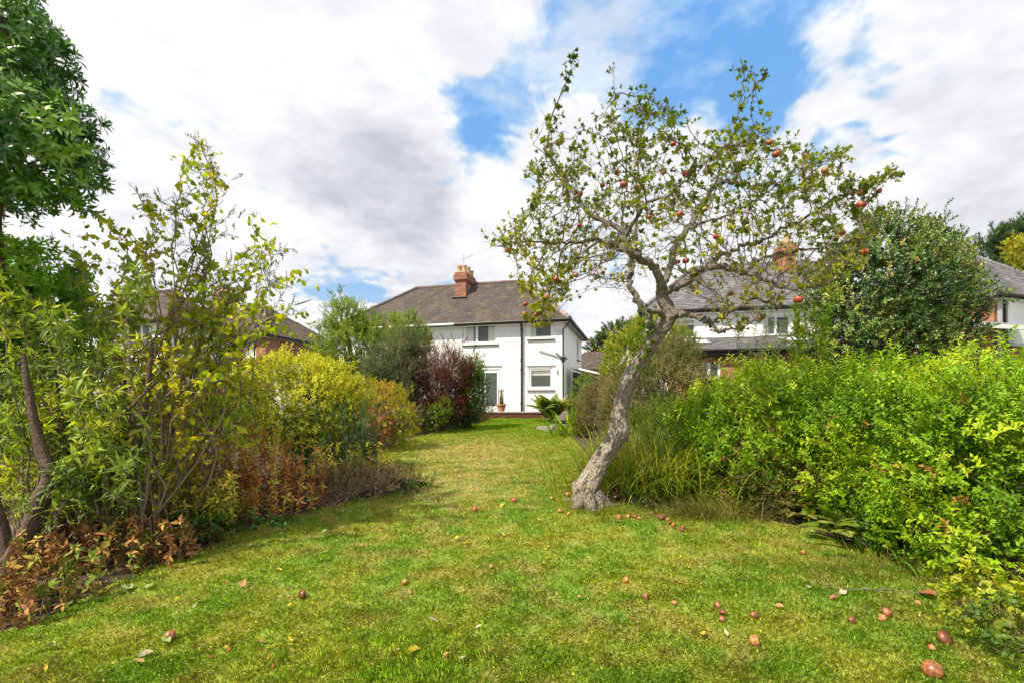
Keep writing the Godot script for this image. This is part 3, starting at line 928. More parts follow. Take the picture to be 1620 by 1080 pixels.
# ---------- patio, pot, poles, stones ----------
func build_patio():
	var yt := 1.18
	var p := MB.new()
	p.box(T(Vector3(-0.9, yt - 0.25, -23.75), Basis(Vector3.UP, deg_to_rad(-3.0))), Vector3(8.2, 0.46, 3.2))
	tag(put("patio", p.mesh(), mats.stone, self), "", "", "", "structure")
	var w := thing("patio_wall", "low red brick retaining wall and step in front of the white house", "wall", Vector3(0.4, 0.86, -22.05))
	var core := MB.new()
	core.box(T(Vector3(0, 0.13, -0.08)), Vector3(4.4, 0.3, 0.10), Color(0.30, 0.25, 0.2))
	put("core", core.mesh(), mats.plain, w)
	var brick := MB.new()
	brick.box(T(Vector3.ZERO), Vector3(0.215, 0.066, 0.1), Color.WHITE, 0.006)
	var bm := brick.mesh()
	var tones := []
	for c in [Color(0.20, 0.065, 0.045), Color(0.17, 0.055, 0.04), Color(0.14, 0.05, 0.04), Color(0.23, 0.08, 0.055)]:
		tones.append(mat("wall_brick_%d" % tones.size(), c, 0.9, {"height": mats.bump, "relief": 0.3, "tri": Vector3(9, 9, 9)}))
	for r in 3:
		for i in 19:
			put("brick", bm, tones[rng.randi() % 4], w, T(Vector3(-2.1 + i * 0.225 + (0.11 if r % 2 else 0.0), 0.02 + r * 0.076, rf(-0.012, 0.004)), Basis(Vector3.UP, rf(-0.02, 0.02))))
	var cop := MB.new()
	cop.box(T(Vector3.ZERO), Vector3(0.44, 0.07, 0.34), Color.WHITE, 0.012)
	var cm := cop.mesh()
	var cmat := mat("coping", Color(0.13, 0.085, 0.075), 0.85, {"height": mats.bump, "relief": 0.5, "tri": Vector3(4, 4, 4)})
	for i in 10: put("coping_stone", cm, cmat, w, T(Vector3(-2.02 + i * 0.452, 0.275 + rf(-0.004, 0.004), -0.10)))
	var pot := thing("flower_pot", "square terracotta flower pot on the patio with dry upright plant stalks", "flower pot", Vector3(-0.50, 1.205, -22.3))
	var q := MB.new()
	q.tube([Vector3(0, 0, 0), Vector3(0, 0.26, 0), Vector3(0, 0.265, 0), Vector3(0, 0.34, 0), Vector3(0, 0.34, 0), Vector3(0, 0.24, 0)], [0.15, 0.21, 0.24, 0.245, 0.2, 0.18], 20, Color(0.36, 0.17, 0.10))
	put("pot", q.mesh(), mats.terracotta, pot)
	var st := MB.new()
	for i in 26:
		var a := rf(0, TAU)
		var r := rf(0.0, 0.12)
		var base := Vector3(cos(a) * r, 0.24, sin(a) * r)
		st.tube([base, base + Vector3(rf(-0.03, 0.03), rf(0.35, 0.9), rf(-0.03, 0.03))], [0.022, 0.012], 5, Color(0.16, 0.16, 0.06).lerp(Color(0.28, 0.2, 0.1), rng.randf()))
	put("stalks", st.mesh(), mats.twig_bark, pot).set_meta("kind", "stuff")
	for i in 2:
		var po = thing("garden_pole", ["dark pole propped against the house wall, the longer left one of two", "shorter dark pole propped against the house wall beside the ferns"][i], "pole", Vector3(1.32 + i * 0.3, 0.95, -22.5), 0.0, "poles leaning at the white house")
		bar(po, "shaft", [Vector3(0.3, 0, 0.3), Vector3(-0.18 + i * 0.05, 0.98 - i * 0.1, -0.6)], 0.028, mats.dark)
		bar(po, "cap", [Vector3(-0.18 + i * 0.05, 0.98 - i * 0.1, -0.6), Vector3(-0.205 + i * 0.05, 1.03 - i * 0.1, -0.65)], 0.034, mats.grey_paint)
	var stn := [[868, 679, 0.42, 0.14, "flat grey stone slab lying at the lawn edge below the strap leaves"], [884, 674, 0.36, 0.10, "brown flat stone behind the grey slab at the lawn edge"]]
	for i in 2:
		var s = stn[i]
		var c := on_ground(s[0], s[1])
		var m := MB.new()
		var ring := []
		for k in 9:
			var a: float = -TAU * k / 9
			ring.append(Vector3(cos(a) * s[2] * rf(0.85, 1.15), 0, sin(a) * s[2] * 0.75 * rf(0.85, 1.15)))
		m.face(ring.map(func(v): return v + Vector3(0, s[3], 0)))
		for k in 9: m.quad(ring[k], ring[k] + Vector3(0, s[3], 0), ring[(k + 1) % 9] + Vector3(0, s[3], 0), ring[(k + 1) % 9])
		tag(put("edging_stone", m.mesh(), mats.stone, self, T(c + Vector3(0, -0.03, 0))), s[4], "stone", "stones at the lawn edge")

# ---------- the houses behind and beside ----------
func simple_house(h: Node3D, L: float, D: float, top: float, m: Material, holes: Array, side_holes := []):
	var b := MB.new()
	wall(b, T(Vector3(-L, -0.4, 0)), L, top + 0.4, holes.map(func(o): return [o[0], o[1] + 0.4, o[2], o[3] + 0.4]))
	put("wall", b.mesh(), m, h)
	for s in [[Vector3(0.003, -0.4, -0.003), PI / 2, D], [Vector3(0, -0.4, -D), PI, L], [Vector3(-L - 0.003, -0.4, -D), -PI / 2, D]]:
		b = MB.new()
		wall(b, T(s[0], Basis(Vector3.UP, s[1])), s[2], top + 0.4, [])
		put("wall", b.mesh(), m, h)
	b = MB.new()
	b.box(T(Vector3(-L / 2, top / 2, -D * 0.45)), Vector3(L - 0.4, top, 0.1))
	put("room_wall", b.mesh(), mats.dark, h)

func hip_roof(h: Node3D, L: float, D: float, top: float, rise: float, inset_l: float, inset_r: float, cols: Array, tile: Vector2, ov := 0.3):
	var k := rise / (D / 2)
	var ye := top + 0.03 - ov * k
	var A := Vector3(-L - ov, ye, ov)
	var B := Vector3(ov, ye, ov)
	var C := Vector3(ov, ye, -D - ov)
	var E := Vector3(-L - ov, ye, -D - ov)
	var R1 := Vector3(-L + inset_l, top + 0.03 + rise, -D / 2)
	var R2 := Vector3(-inset_r, top + 0.03 + rise, -D / 2)
	slope(h, [A, B, R2, R1], tile, cols)
	slope(h, [B, C, R2], tile, cols, 0.016, true)
	slope(h, [E, A, R1], tile, cols, 0.016, true)
	slope(h, [C, E, R1, R2], tile, cols, 0.016, false)
	ridge(h, R1, R2, cols[0] * 1.1)
	ridge(h, B + Vector3(0, 0.02, 0), R2, cols[0] * 1.3)
	ridge(h, A + Vector3(0, 0.02, 0), R1, cols[0] * 1.1)
	boxpart(h, "fascia", Vector3(-L / 2, ye - 0.07, ov - 0.04), Vector3(L + 2 * ov, 0.16, 0.03), mats.black_paint)
	boxpart(h, "fascia", Vector3(ov - 0.04, ye - 0.07, -D / 2), Vector3(0.03, 0.16, D + 2 * ov - 0.1), mats.black_paint)
	boxpart(h, "fascia", Vector3(-L - ov + 0.04, ye - 0.07, -D / 2), Vector3(0.03, 0.16, D + 2 * ov - 0.1), mats.black_paint)
	boxpart(h, "soffit", Vector3(-L / 2, ye - 0.14, ov / 2), Vector3(L + 0.3, 0.02, ov - 0.05), mats.white_frame)
	bar(h, "gutter", [Vector3(-L - ov, ye - 0.01, ov + 0.04), Vector3(ov, ye - 0.01, ov + 0.04)], 0.06, mats.black_paint)

func build_neighbours():
	var slate := [Color(0.135, 0.138, 0.15), Color(0.15, 0.152, 0.165), Color(0.12, 0.122, 0.135), Color(0.165, 0.165, 0.172)]
	# right: white house with slate roof and a brick extension
	var h := thing("slate_roof_house", "white rendered house with grey slate roof and orange chimney seen behind the apple tree", "house", Vector3(14.6, 1.0, -20.6), deg_to_rad(-13.0))
	simple_house(h, 8.6, 7.5, 4.95, mats.white_render, [[1.15, 3.55, 2.2, 4.4], [5.0, 3.55, 6.1, 4.4]])
	hip_roof(h, 8.6, 7.5, 4.95, 2.75, 2.6, 0.4, slate, Vector2(0.26, 0.19))
	window(h, -7.45, -6.4, 3.55, 4.4, -0.06, {"bar": 0.06, "rails": [0.72], "blind": 0.3, "sillmat": mats.grey_paint})
	window(h, -3.6, -2.5, 3.55, 4.4, -0.06, {"bar": 0.06, "mull": [0.5], "curtain": [-1], "curtain_width": 0.2, "sillmat": mats.grey_paint})
	chimney(h, Vector3(-1.75, 0, -3.2), 0.7, 1.0, 6.4, 8.35, mats.orange_brick, 2)
	bar(h, "drainpipe", [Vector3(-1.9, 4.8, 0.1), Vector3(-1.9, 2.4, 0.1)], 0.05, mats.black_paint)
	# its single-storey extension
	var eb := MB.new()
	wall(eb, T(Vector3(-7.6, -0.4, 3.4)), 7.6, 3.0, [[0.25, 1.5, 1.65, 2.55]])
	put("extension_wall", eb.mesh(), mats.orange_brick, h)
	eb = MB.new()
	wall(eb, T(Vector3(-7.603, -0.4, 0.0), Basis(Vector3.UP, -PI / 2)), 3.397, 3.0, [])
	put("extension_wall", eb.mesh(), mats.orange_brick, h)
	slope(h, [Vector3(-7.8, 2.6, 3.65), Vector3(0.1, 2.6, 3.65), Vector3(0.1, 3.52, 0.02), Vector3(-7.8, 3.52, 0.02)], Vector2(0.26, 0.19), slate)
	boxpart(h, "fascia", Vector3(-3.85, 2.5, 3.62), Vector3(7.9, 0.2, 0.03), mats.black_paint)
	bar(h, "gutter", [Vector3(-7.85, 2.58, 3.7), Vector3(0.1, 2.58, 3.7)], 0.06, mats.black_paint)
	for x in [-6.6, -2.9]:
		var tb := T(Vector3(x, 3.12, 1.75), Basis(Vector3.RIGHT, atan2(0.92, 3.63)))
		var fr := MB.new()
		for q in [[0, -0.5, 1.0, 0.1], [0, 0.5, 1.0, 0.1]]: fr.box(tb * T(Vector3(q[0], 0.03, q[1])), Vector3(q[2], 0.09, q[3]), Color.WHITE, 0.01)
		for s in [-0.45, 0.45]: fr.box(tb * T(Vector3(s, 0.032, 0)), Vector3(0.1, 0.09, 0.9), Color.WHITE, 0.01)
		var sk := put("skylight", fr.mesh(), mats.lead, h)
		var gl := MB.new()
		gl.box(tb * T(Vector3(0, 0.05, 0)), Vector3(0.8, 0.02, 0.9))
		put("pane", gl.mesh(), mats.white_frame, sk)
	window(h, -7.35, -5.95, 1.5, 2.55, 3.34, {"bar": 0.09, "mull": [0.36, 0.7], "sill": false})
	# far right: brick house with a white bay and a ribbed canopy
	var r := thing("brick_house", "orange brick house with white panelled bay at the right edge beyond the hedge", "house", Vector3(18.5, 0.7, -18.4), deg_to_rad(18.0))
	r.position = Vector3(24.75, 0.8, -20.3)
	simple_house(r, 7.0, 7.0, 5.0, mats.orange_brick, [])
	hip_roof(r, 7.0, 7.0, 5.0, 2.9, 2.9, 2.9, slate, Vector2(0.26, 0.19))
	boxpart(r, "bay_panel", Vector3(-5.4, 3.9, 0.05), Vector3(1.9, 1.75, 0.1), mats.white_frame)
	boxpart(r, "bay_sill", Vector3(-5.4, 2.97, 0.1), Vector3(2.0, 0.12, 0.2), mats.pale_metal)
	bar(r, "drainpipe", [Vector3(-6.9, 4.7, 0.12), Vector3(-6.9, 1.5, 0.12)], 0.085, mats.pale_metal)
	bar(r, "drainpipe", [Vector3(-6.55, 4.7, 0.1), Vector3(-6.55, 2.9, 0.1)], 0.045, mats.black_paint)
	var cn := thing("canopy_roof", "low pale ribbed canopy roof beside the orange brick house", "canopy", Vector3(17.2, 1.4, -17.5), deg_to_rad(14.0))
	var sh := MB.new()
	sh.box(T(Vector3(0, 3.0, 0), Basis(Vector3.RIGHT, 0.25)), Vector3(4.4, 0.05, 1.5))
	put("sheet", sh.mesh(), mats.pale_metal, cn)
	for i in 15: boxpart(cn, "rib", Vector3(-2.1 + i * 0.3, 3.04, 0), Vector3(0.06, 0.07, 1.5), mats.lead).transform = T(Vector3(0, 3.04 - 3.04, 0)) 
	for i in 15:
		var rib: MeshInstance3D = cn.get_child(1 + i)
		rib.transform = T(Vector3(0, 3.05, 0), Basis(Vector3.RIGHT, 0.25)) * T(Vector3(0, -3.04, 0))
	for x in [-2.0, 2.0]: bar(cn, "post", [Vector3(x, -0.75, 0.6), Vector3(x, 2.86, 0.6)], 0.05, mats.white_frame)
	boxpart(cn, "fascia", Vector3(0, 2.78, 0.74), Vector3(4.4, 0.14, 0.04), mats.white_frame)
	# a white gable behind the holly
	var wg := thing("rendered_outbuilding", "white rendered wall of a building half hidden behind the dark holly tree", "building", Vector3(19.6, 0.9, -21.5), deg_to_rad(5.0))
	simple_house(wg, 5.2, 3.0, 3.6, mats.white_render, [])
	slope(wg, [Vector3(-5.4, 3.6, 0.2), Vector3(0.2, 3.6, 0.2), Vector3(0.2, 4.0, -3.2), Vector3(-5.4, 4.0, -3.2)], Vector2(0.3, 0.25), slate)
	# left: brick house behind the yellow-leaved shrub
	var l := thing("red_brick_house", "red brick house with brown roof half hidden behind the left shrubs", "house", Vector3(-14.0, 0.7, -27.5), deg_to_rad(-15.0))
	var brown := [Color(0.095, 0.072, 0.062), Color(0.08, 0.062, 0.055), Color(0.11, 0.08, 0.065)]
	simple_house(l, 12.0, 7.0, 4.95, mats.red_brick, [[10.6, 3.55, 11.3, 4.6], [6.9, 3.4, 8.6, 4.6]])
	hip_roof(l, 12.0, 7.0, 4.95, 2.35, 3.3, 3.3, brown, Vector2(0.17, 0.11))
	window(l, -1.4, -0.7, 3.55, 4.6, -0.06, {"bar": 0.07, "curtain": [-1], "curtain_width": 0.5})
	window(l, -5.1, -3.4, 3.4, 4.6, -0.06, {"bar": 0.07, "mull": [0.5]})
	chimney(l, Vector3(-6.2, 0, -3.3), 0.8, 1.1, 6.0, 8.2, mats.red_brick, 4)
	boxpart(l, "soffit", Vector3(0.14, 4.66, -3.5), Vector3(0.26, 0.03, 7.4), mats.white_frame)
	bar(l, "cable_bracket", [Vector3(0.1, 4.2, -6.8), Vector3(0.35, 4.3, -6.8)], 0.03, mats.dark)
	var g := thing("gabled_wing_house", "white rendered house front with dark tiled roof behind the left yellow-leaved shrub", "house", Vector3(-17.3, 1.0, -24.2), deg_to_rad(-15.0))
	simple_house(g, 6.5, 4.5, 4.9, mats.white_render, [[3.7, 3.3, 5.4, 4.6], [3.7, 0.8, 5.4, 2.2]])
	hip_roof(g, 6.5, 4.5, 4.9, 1.9, 2.2, 2.2, brown, Vector2(0.17, 0.11))
	window(g, -2.8, -1.1, 3.3, 4.6, -0.06, {"bar": 0.08, "mull": [0.33, 0.66]})
	window(g, -2.8, -1.1, 0.8, 2.2, -0.06, {"bar": 0.08, "mull": [0.33, 0.66]})
	# sheds and small buildings in the gaps
	var sd := thing("garden_shed", "grey roofed shed just right of the red brick house", "shed", Vector3(-10.9, 1.0, -26.5), deg_to_rad(-10.0))
	simple_house(sd, 2.4, 2.4, 2.35, mats.cream_render, [])
	slope(sd, [Vector3(-2.6, 2.35, 0.2), Vector3(0.2, 2.35, 0.2), Vector3(0.2, 3.15, -2.6), Vector3(-2.6, 3.15, -2.6)], Vector2(0.25, 0.2), slate)
	boxpart(sd, "fascia", Vector3(-1.2, 2.3, 0.22), Vector3(2.8, 0.12, 0.04), mats.white_frame)
	var c := thing("small_gabled_house", "small orange brick house with cream gable between the white house and the apple trunk", "house", Vector3(7.75, 0.9, -38.0), deg_to_rad(-8.0))
	simple_house(c, 2.9, 4.0, 3.55, mats.orange_brick, [])
	slope(c, [Vector3(-3.2, 3.4, 0.3), Vector3(0.1, 3.4, 0.3), Vector3(0.1, 5.0, -2.0), Vector3(-2.0, 5.0, -2.0)], Vector2(0.2, 0.14), brown)
	slope(c, [Vector3(-3.2, 3.4, -4.3), Vector3(-3.2, 3.4, 0.3), Vector3(-2.0, 5.0, -2.0)], Vector2(0.2, 0.14), brown)
	slope(c, [Vector3(0.1, 3.4, -4.3), Vector3(-3.2, 3.4, -4.3), Vector3(-2.0, 5.0, -2.0), Vector3(0.1, 5.0, -2.0)], Vector2(0.2, 0.14), brown, 0.016, false)
	var gb := MB.new()
	gb.box(T(Vector3(1.2, 1.6, 0.4)), Vector3(2.4, 3.8, 0.12))
	gb.face([Vector3(0.0, 3.5, 0.46), Vector3(1.25, 5.1, 0.46), Vector3(2.5, 3.5, 0.46)])
	put("gable", gb.mesh(), mats.cream_render, c)
	bar(c, "barge_board", [Vector3(-0.1, 3.3, 0.5), Vector3(1.25, 5.16, 0.5)], 0.07, mats.navy_board)
	bar(c, "barge_board", [Vector3(2.6, 3.3, 0.5), Vector3(1.25, 5.16, 0.5)], 0.07, mats.navy_board)
	var s := thing("lean_to_shed", "dark boarded lean-to shed with white edged roof against the white house side wall", "shed", Vector3(3.25, 0.98, -25.9), deg_to_rad(-15.0))
	for i in 9:
		boxpart(s, "board", Vector3(0.08 + i * 0.142, 1.15 - i * 0.02, 0.0 + (0.008 if i % 2 else 0.0)), Vector3(0.138, 2.3 - i * 0.045, 0.03), mats.navy_board, 0.005)
	boxpart(s, "side_wall", Vector3(1.3, 1.0, -1.3), Vector3(0.04, 1.95, 2.5), mats.navy_board)
	var rb := MB.new()
	rb.box(T(Vector3(0.68, 2.32, -1.1), Basis(Vector3(0, 0, 1), -0.24)), Vector3(1.55, 0.05, 2.6), Color.WHITE, 0.01)
	put("roof", rb.mesh(), mats.lead, s)
	var rd := MB.new()
	rd.box(T(Vector3(0.68, 2.35, 0.225), Basis(Vector3(0, 0, 1), -0.24)), Vector3(1.58, 0.1, 0.04), Color.WHITE, 0.01)
	put("roof_edge", rd.mesh(), mats.white_frame, s)
	var f := thing("fence_panel", "weathered wooden fence panel of horizontal slats between the lean-to and the shrubs", "fence", Vector3(4.3, 0.95, -22.6), deg_to_rad(35.0))
	for x in [-0.05, 1.25]: boxpart(f, "post", Vector3(x, 0.85, 0), Vector3(0.1, 1.75, 0.1), mat("post_wood_%d" % int(x * 10 + 5), Color(0.20, 0.16, 0.12), 0.9, {"height": mats.bump, "relief": 0.5, "tri": Vector3(6, 1, 6)}))
	var wood := mat("fence_wood", Color(0.30, 0.24, 0.17), 0.9, {"height": mats.bump, "relief": 0.5, "tri": Vector3(1, 8, 1)})
	for i in 9: boxpart(f, "slat", Vector3(0.6, 0.15 + i * 0.17, 0.03), Vector3(1.2, 0.14, 0.02), wood, 0.004)

# ---------- foliage ----------
const OVATE := [0.12, 0.72, 1.0, 0.82, 0.42, 0.0]
const HEART := [0.35, 1.0, 0.92, 0.66, 0.28, 0.0]
const ELLIPSE := [0.16, 0.72, 1.0, 0.97, 0.66, 0.0]
const LANCE := [0.10, 0.62, 1.0, 0.78, 0.36, 0.0]
const BROAD := [0.5, 0.97, 1.0, 0.86, 0.52, 0.0]
const ROUND := [0.3, 0.95, 1.0, 0.8, 0.0]

# A set of leafy sprays: a few variants of a twig with its leaves. o: n, stem, len, wid, prof, open (how far leaves stand off the twig), way ("spiral", "pairs", "flat"), fold, curl, vary
func spray_set(o: Dictionary) -> Dictionary:
	var s := {"meshes": [], "leaves": [], "sticks": [], "leaf": null, "o": o}
	var lm := MB.new()
	lm.leaf(Transform3D.IDENTITY, o.len, o.wid, o.prof, o.get("fold", 0.35), o.get("curl", 0.25), Color(1, 1, 1), o.get("rib", 1.15))
	s.leaf = lm.mesh()
	for k in o.get("variants", 4):
		var m := MB.new()
		var st := MB.new()
		var list := []
		var n: int = o.n
		var bend := Vector3(rf(-0.25, 0.25), 0, rf(-0.25, 0.25))
		var stem: float = o.stem
		var pts := []
		for i in 4:
			var t := i / 3.0
			pts.append(Vector3(0, stem * t, 0) + bend * stem * t * t)
		if stem > 0.005:
			var r: float = o.get("twig", 0.0022)
			var tc: Color = o.get("twig_color", Color(0.7, 0.5, 0.35))
			m.tube(pts, [r, r * 0.9, r * 0.8, r * 0.5], 3, tc, false)
			st.tube(pts, [r, r * 0.9, r * 0.8, r * 0.5], 3, tc, false)
		for i in n:
			var t := (i + 0.5) / n
			var way: String = o.get("way", "spiral")
			var az := i * 2.4 + rf(-0.5, 0.5)
			if way == "pairs":
				az = (i % 2) * PI + (i / 2) * PI * 0.5 + rf(-0.3, 0.3)
				t = (i / 2 + 0.5) / ceilf(n / 2.0)
			elif way == "flat":
				az = (i % 2) * PI + rf(-0.25, 0.25)
			t = lerpf(o.get("first", 0.15), 1.0, t)
			var p := Vector3(0, stem * t, 0) + bend * stem * t * t
			var open: float = o.get("open", 1.0) * lerpf(1.15, 0.6, t) + rf(-0.2, 0.2)
			var out := Vector3(cos(az), 0, sin(az))
			var dir := (Vector3.UP * cos(open) + out * sin(open)).normalized()
			dir = (dir + Vector3(rf(-0.15, 0.15), rf(-0.15, 0.15), rf(-0.15, 0.15))).normalized()
			var nn := (Vector3.UP - dir * dir.y)
			if nn.length() < 0.05: nn = out
			nn = nn.normalized().rotated(dir, rf(-0.5, 0.5))
			var b := Basis(dir.cross(nn).normalized(), dir, nn)
			var sc := rf(0.7, 1.15) * (lerpf(1.0, 0.75, absf(t - 0.5) * 2.0))
			var tr := Transform3D(b.scaled_local(Vector3(sc, sc, sc)), p)
			list.append(tr)
			var v := rf(0.78, 1.2)
			m.leaf(tr, o.len, o.wid, o.prof, o.get("fold", 0.35) * rf(0.5, 1.4), o.get("curl", 0.25) * rf(0.2, 1.8), Color(v * rf(0.92, 1.08), v, v * rf(0.85, 1.1)), o.get("rib", 1.15))
		s.meshes.append(m.mesh())
		s.leaves.append(list)
		s.sticks.append(st.mesh())
	return s

func pick(cols: Array, f: float) -> Color:
	f = clampf(f, 0.0, 0.9999) * (cols.size() - 1)
	var i := int(f)
	return cols[i].lerp(cols[i + 1], f - i)

var tint_mats := {}
func tinted(base: String, c: Color) -> Material:          # a few shared leaf materials for leaves that are parts of their own
	var q := Color(snappedf(c.r, 0.04), snappedf(c.g, 0.04), snappedf(c.b, 0.02))
	var key := base + str(q)
	if not tint_mats.has(key):
		var m: StandardMaterial3D = mats[base].duplicate()
		m.albedo_color = Color(maxf(q.r, 0.02), maxf(q.g, 0.025), maxf(q.b, 0.008)).linear_to_srgb()
		tint_mats[key] = m
	return tint_mats[key]

# puts sprays on a plant: places are relative to the plant; the nearest ones become leaves of their own
func foliage(plant: Node3D, set: Dictionary, places: Array, tints: Array, m: String, single := 0, called := "foliage"):
	var order := []
	var lone := {}
	if single > 0:
		for i in places.size():
			var p: Vector3 = plant.position + places[i].origin
			var d := (p - Vector3(0, CAM, 0)).length()
			if p.z < -0.5 and absf(p.x) < -p.z * 1.06 and p.y < CAM - p.z * 0.84: order.append([d, i])
		order.sort()
		var n := 0
		for o in order:
			if n >= single: break
			lone[o[1]] = true
			n += set.o.n
	var nv: int = set.meshes.size()
	var by := []
	var byt := []
	var sticks := []
	for v in nv:
		by.append([]); byt.append([])
	for i in places.size():
		var v := i % nv
		if lone.has(i):
			sticks.append([places[i], v, tints[i]])
			for tr in set.leaves[v]:
				put("leaf", set.leaf, tinted(m, tints[i] * rf(0.85, 1.15)), plant, places[i] * tr)
		else:
			by[v].append(places[i]); byt[v].append(tints[i])
	for v in nv:
		if by[v].size(): put_many(called, set.meshes[v], mats[m], plant, by[v], byt[v])
	for v in nv:
		var pl := []
		var ti := []
		for s in sticks:
			if s[1] == v:
				pl.append(s[0]); ti.append(s[2])
		if pl.size() and set.o.stem > 0.005: put_many("leaf_twigs", set.sticks[v], mats[m], plant, pl, ti)

# A bush: leaf sprays through the outer part of a few lobes, thinner where the noise leaves gaps, on stems that rise from its foot.
func bush(called: String, label: String, category: String, where: Vector3, lobes: Array, count: int, set: Dictionary, cols: Array, o := {}) -> Node3D:
	var plant := thing(called, label, category, where, 0.0, o.get("group", ""))
	var area := []
	var total := 0.0
	for l in lobes:
		var r: Vector3 = l[1]
		var a := pow((pow(r.x * r.y, 1.6) + pow(r.x * r.z, 1.6) + pow(r.y * r.z, 1.6)) / 3.0, 1.0 / 1.6)
		total += a
		area.append(total)
	var seed_off := where * 3.7 + Vector3(17, 5, 9)
	var gap: float = o.get("gap", -0.25)
	var gapf: float = o.get("gapf", 2.2)
	var rough: float = o.get("rough", 0.22)
	var shell: float = o.get("shell", 0.45)
	var lift: float = o.get("lift", 0.5)
	var droop: float = o.get("droop", 0.0)
	var sc: Array = o.get("scale", [0.75, 1.3])
	var places := []
	var tints := []
	var tries := 0
	while places.size() < count and tries < count * 6:
		tries += 1
		var q := rng.randf() * total
		var li := 0
		while area[li] < q and li < lobes.size() - 1: li += 1
		var c: Vector3 = lobes[li][0]
		var r: Vector3 = lobes[li][1]
		var dir := Vector3(rng.randfn(), rng.randfn(), rng.randfn()).normalized()
		var bump := 1.0 + rough * 2.0 * noise_a.get_noise_3dv(dir * 1.5 + c * 2.0 + seed_off) + rough * noise_b.get_noise_3dv(dir * 0.9 + c * 2.0 + seed_off)
		var depth := 1.0 - shell * pow(rng.randf(), 1.6)
		var p := c + dir * r * depth * bump
		if where.y + p.y < slope_y(where.z + p.z) + 0.06: continue
		var hidden := false
		for k in lobes.size():
			if k != li:
				var e: Vector3 = (p - lobes[k][0]) / lobes[k][1]
				if e.length() < 0.62: hidden = true
		if hidden: continue
		var g := noise_a.get_noise_3dv((p + where) * gapf * 0.9 + seed_off)
		if g < gap and rng.randf() < 0.88: continue
		var grow := (dir / r).normalized() + Vector3.UP * (lift + rf(-0.3, 0.3)) + Vector3(rf(-0.55, 0.55), rf(-0.4, 0.4) - droop, rf(-0.55, 0.55))
		var s := rf(sc[0], sc[1])
		places.append(Transform3D(towards(grow, rf(0, TAU)).scaled_local(Vector3(s, s, s)), p))
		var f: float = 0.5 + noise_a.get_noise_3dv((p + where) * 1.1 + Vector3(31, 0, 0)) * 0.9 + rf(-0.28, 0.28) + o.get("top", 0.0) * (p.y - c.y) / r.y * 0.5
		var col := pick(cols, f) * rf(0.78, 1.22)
		if o.has("odd") and rng.randf() < o.odd[0]: col = o.odd[1] * rf(0.7, 1.2)
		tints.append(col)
	var stems: int = o.get("stems", 9)
	var sr: float = o.get("stem_r", 0.018)
	var scol: Color = o.get("stem_color", Color(0.17, 0.12, 0.085))
	var tw := MB.new()
	for i in stems:
		if not places.size(): break
		var goal: Vector3 = places[rng.randi() % places.size()].origin * o.get("inner", 1.0)
		var foot := Vector3(rf(-1, 1) * o.get("foot", 0.18), 0, rf(-1, 1) * o.get("foot", 0.18))
		foot.y = slope_y(where.z + foot.z) - where.y - 0.05
		var pts := smooth_path([foot, foot.lerp(goal, 0.3) + Vector3(rf(-0.1, 0.1), goal.y * 0.14, rf(-0.1, 0.1)), foot.lerp(goal, 0.66) + Vector3(rf(-0.1, 0.1), goal.y * 0.1, rf(-0.1, 0.1)), goal], 4)
		var rr := []
		for k in pts.size(): rr.append(sr * lerpf(1.0, 0.18, float(k) / (pts.size() - 1)))
		var b := MB.new()
		b.tube(pts, rr, 6, scol * rf(0.8, 1.2))
		put("stem", b.mesh(), mats.twig_bark, plant)
		for k in 3:
			var from: Vector3 = pts[rng.randi_range(4, pts.size() - 2)]
			var to: Vector3 = places[rng.randi() % places.size()].origin
			if (to - from).length() < 0.9: tw.tube([from, from.lerp(to, 0.5) + Vector3(0, 0.05, 0), to], [sr * 0.35, sr * 0.25, sr * 0.12], 4, scol, false)
	if tw.v.size(): put("twigs", tw.mesh(), mats.twig_bark, plant).set_meta("kind", "stuff")
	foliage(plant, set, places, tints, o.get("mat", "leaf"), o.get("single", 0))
	return plant

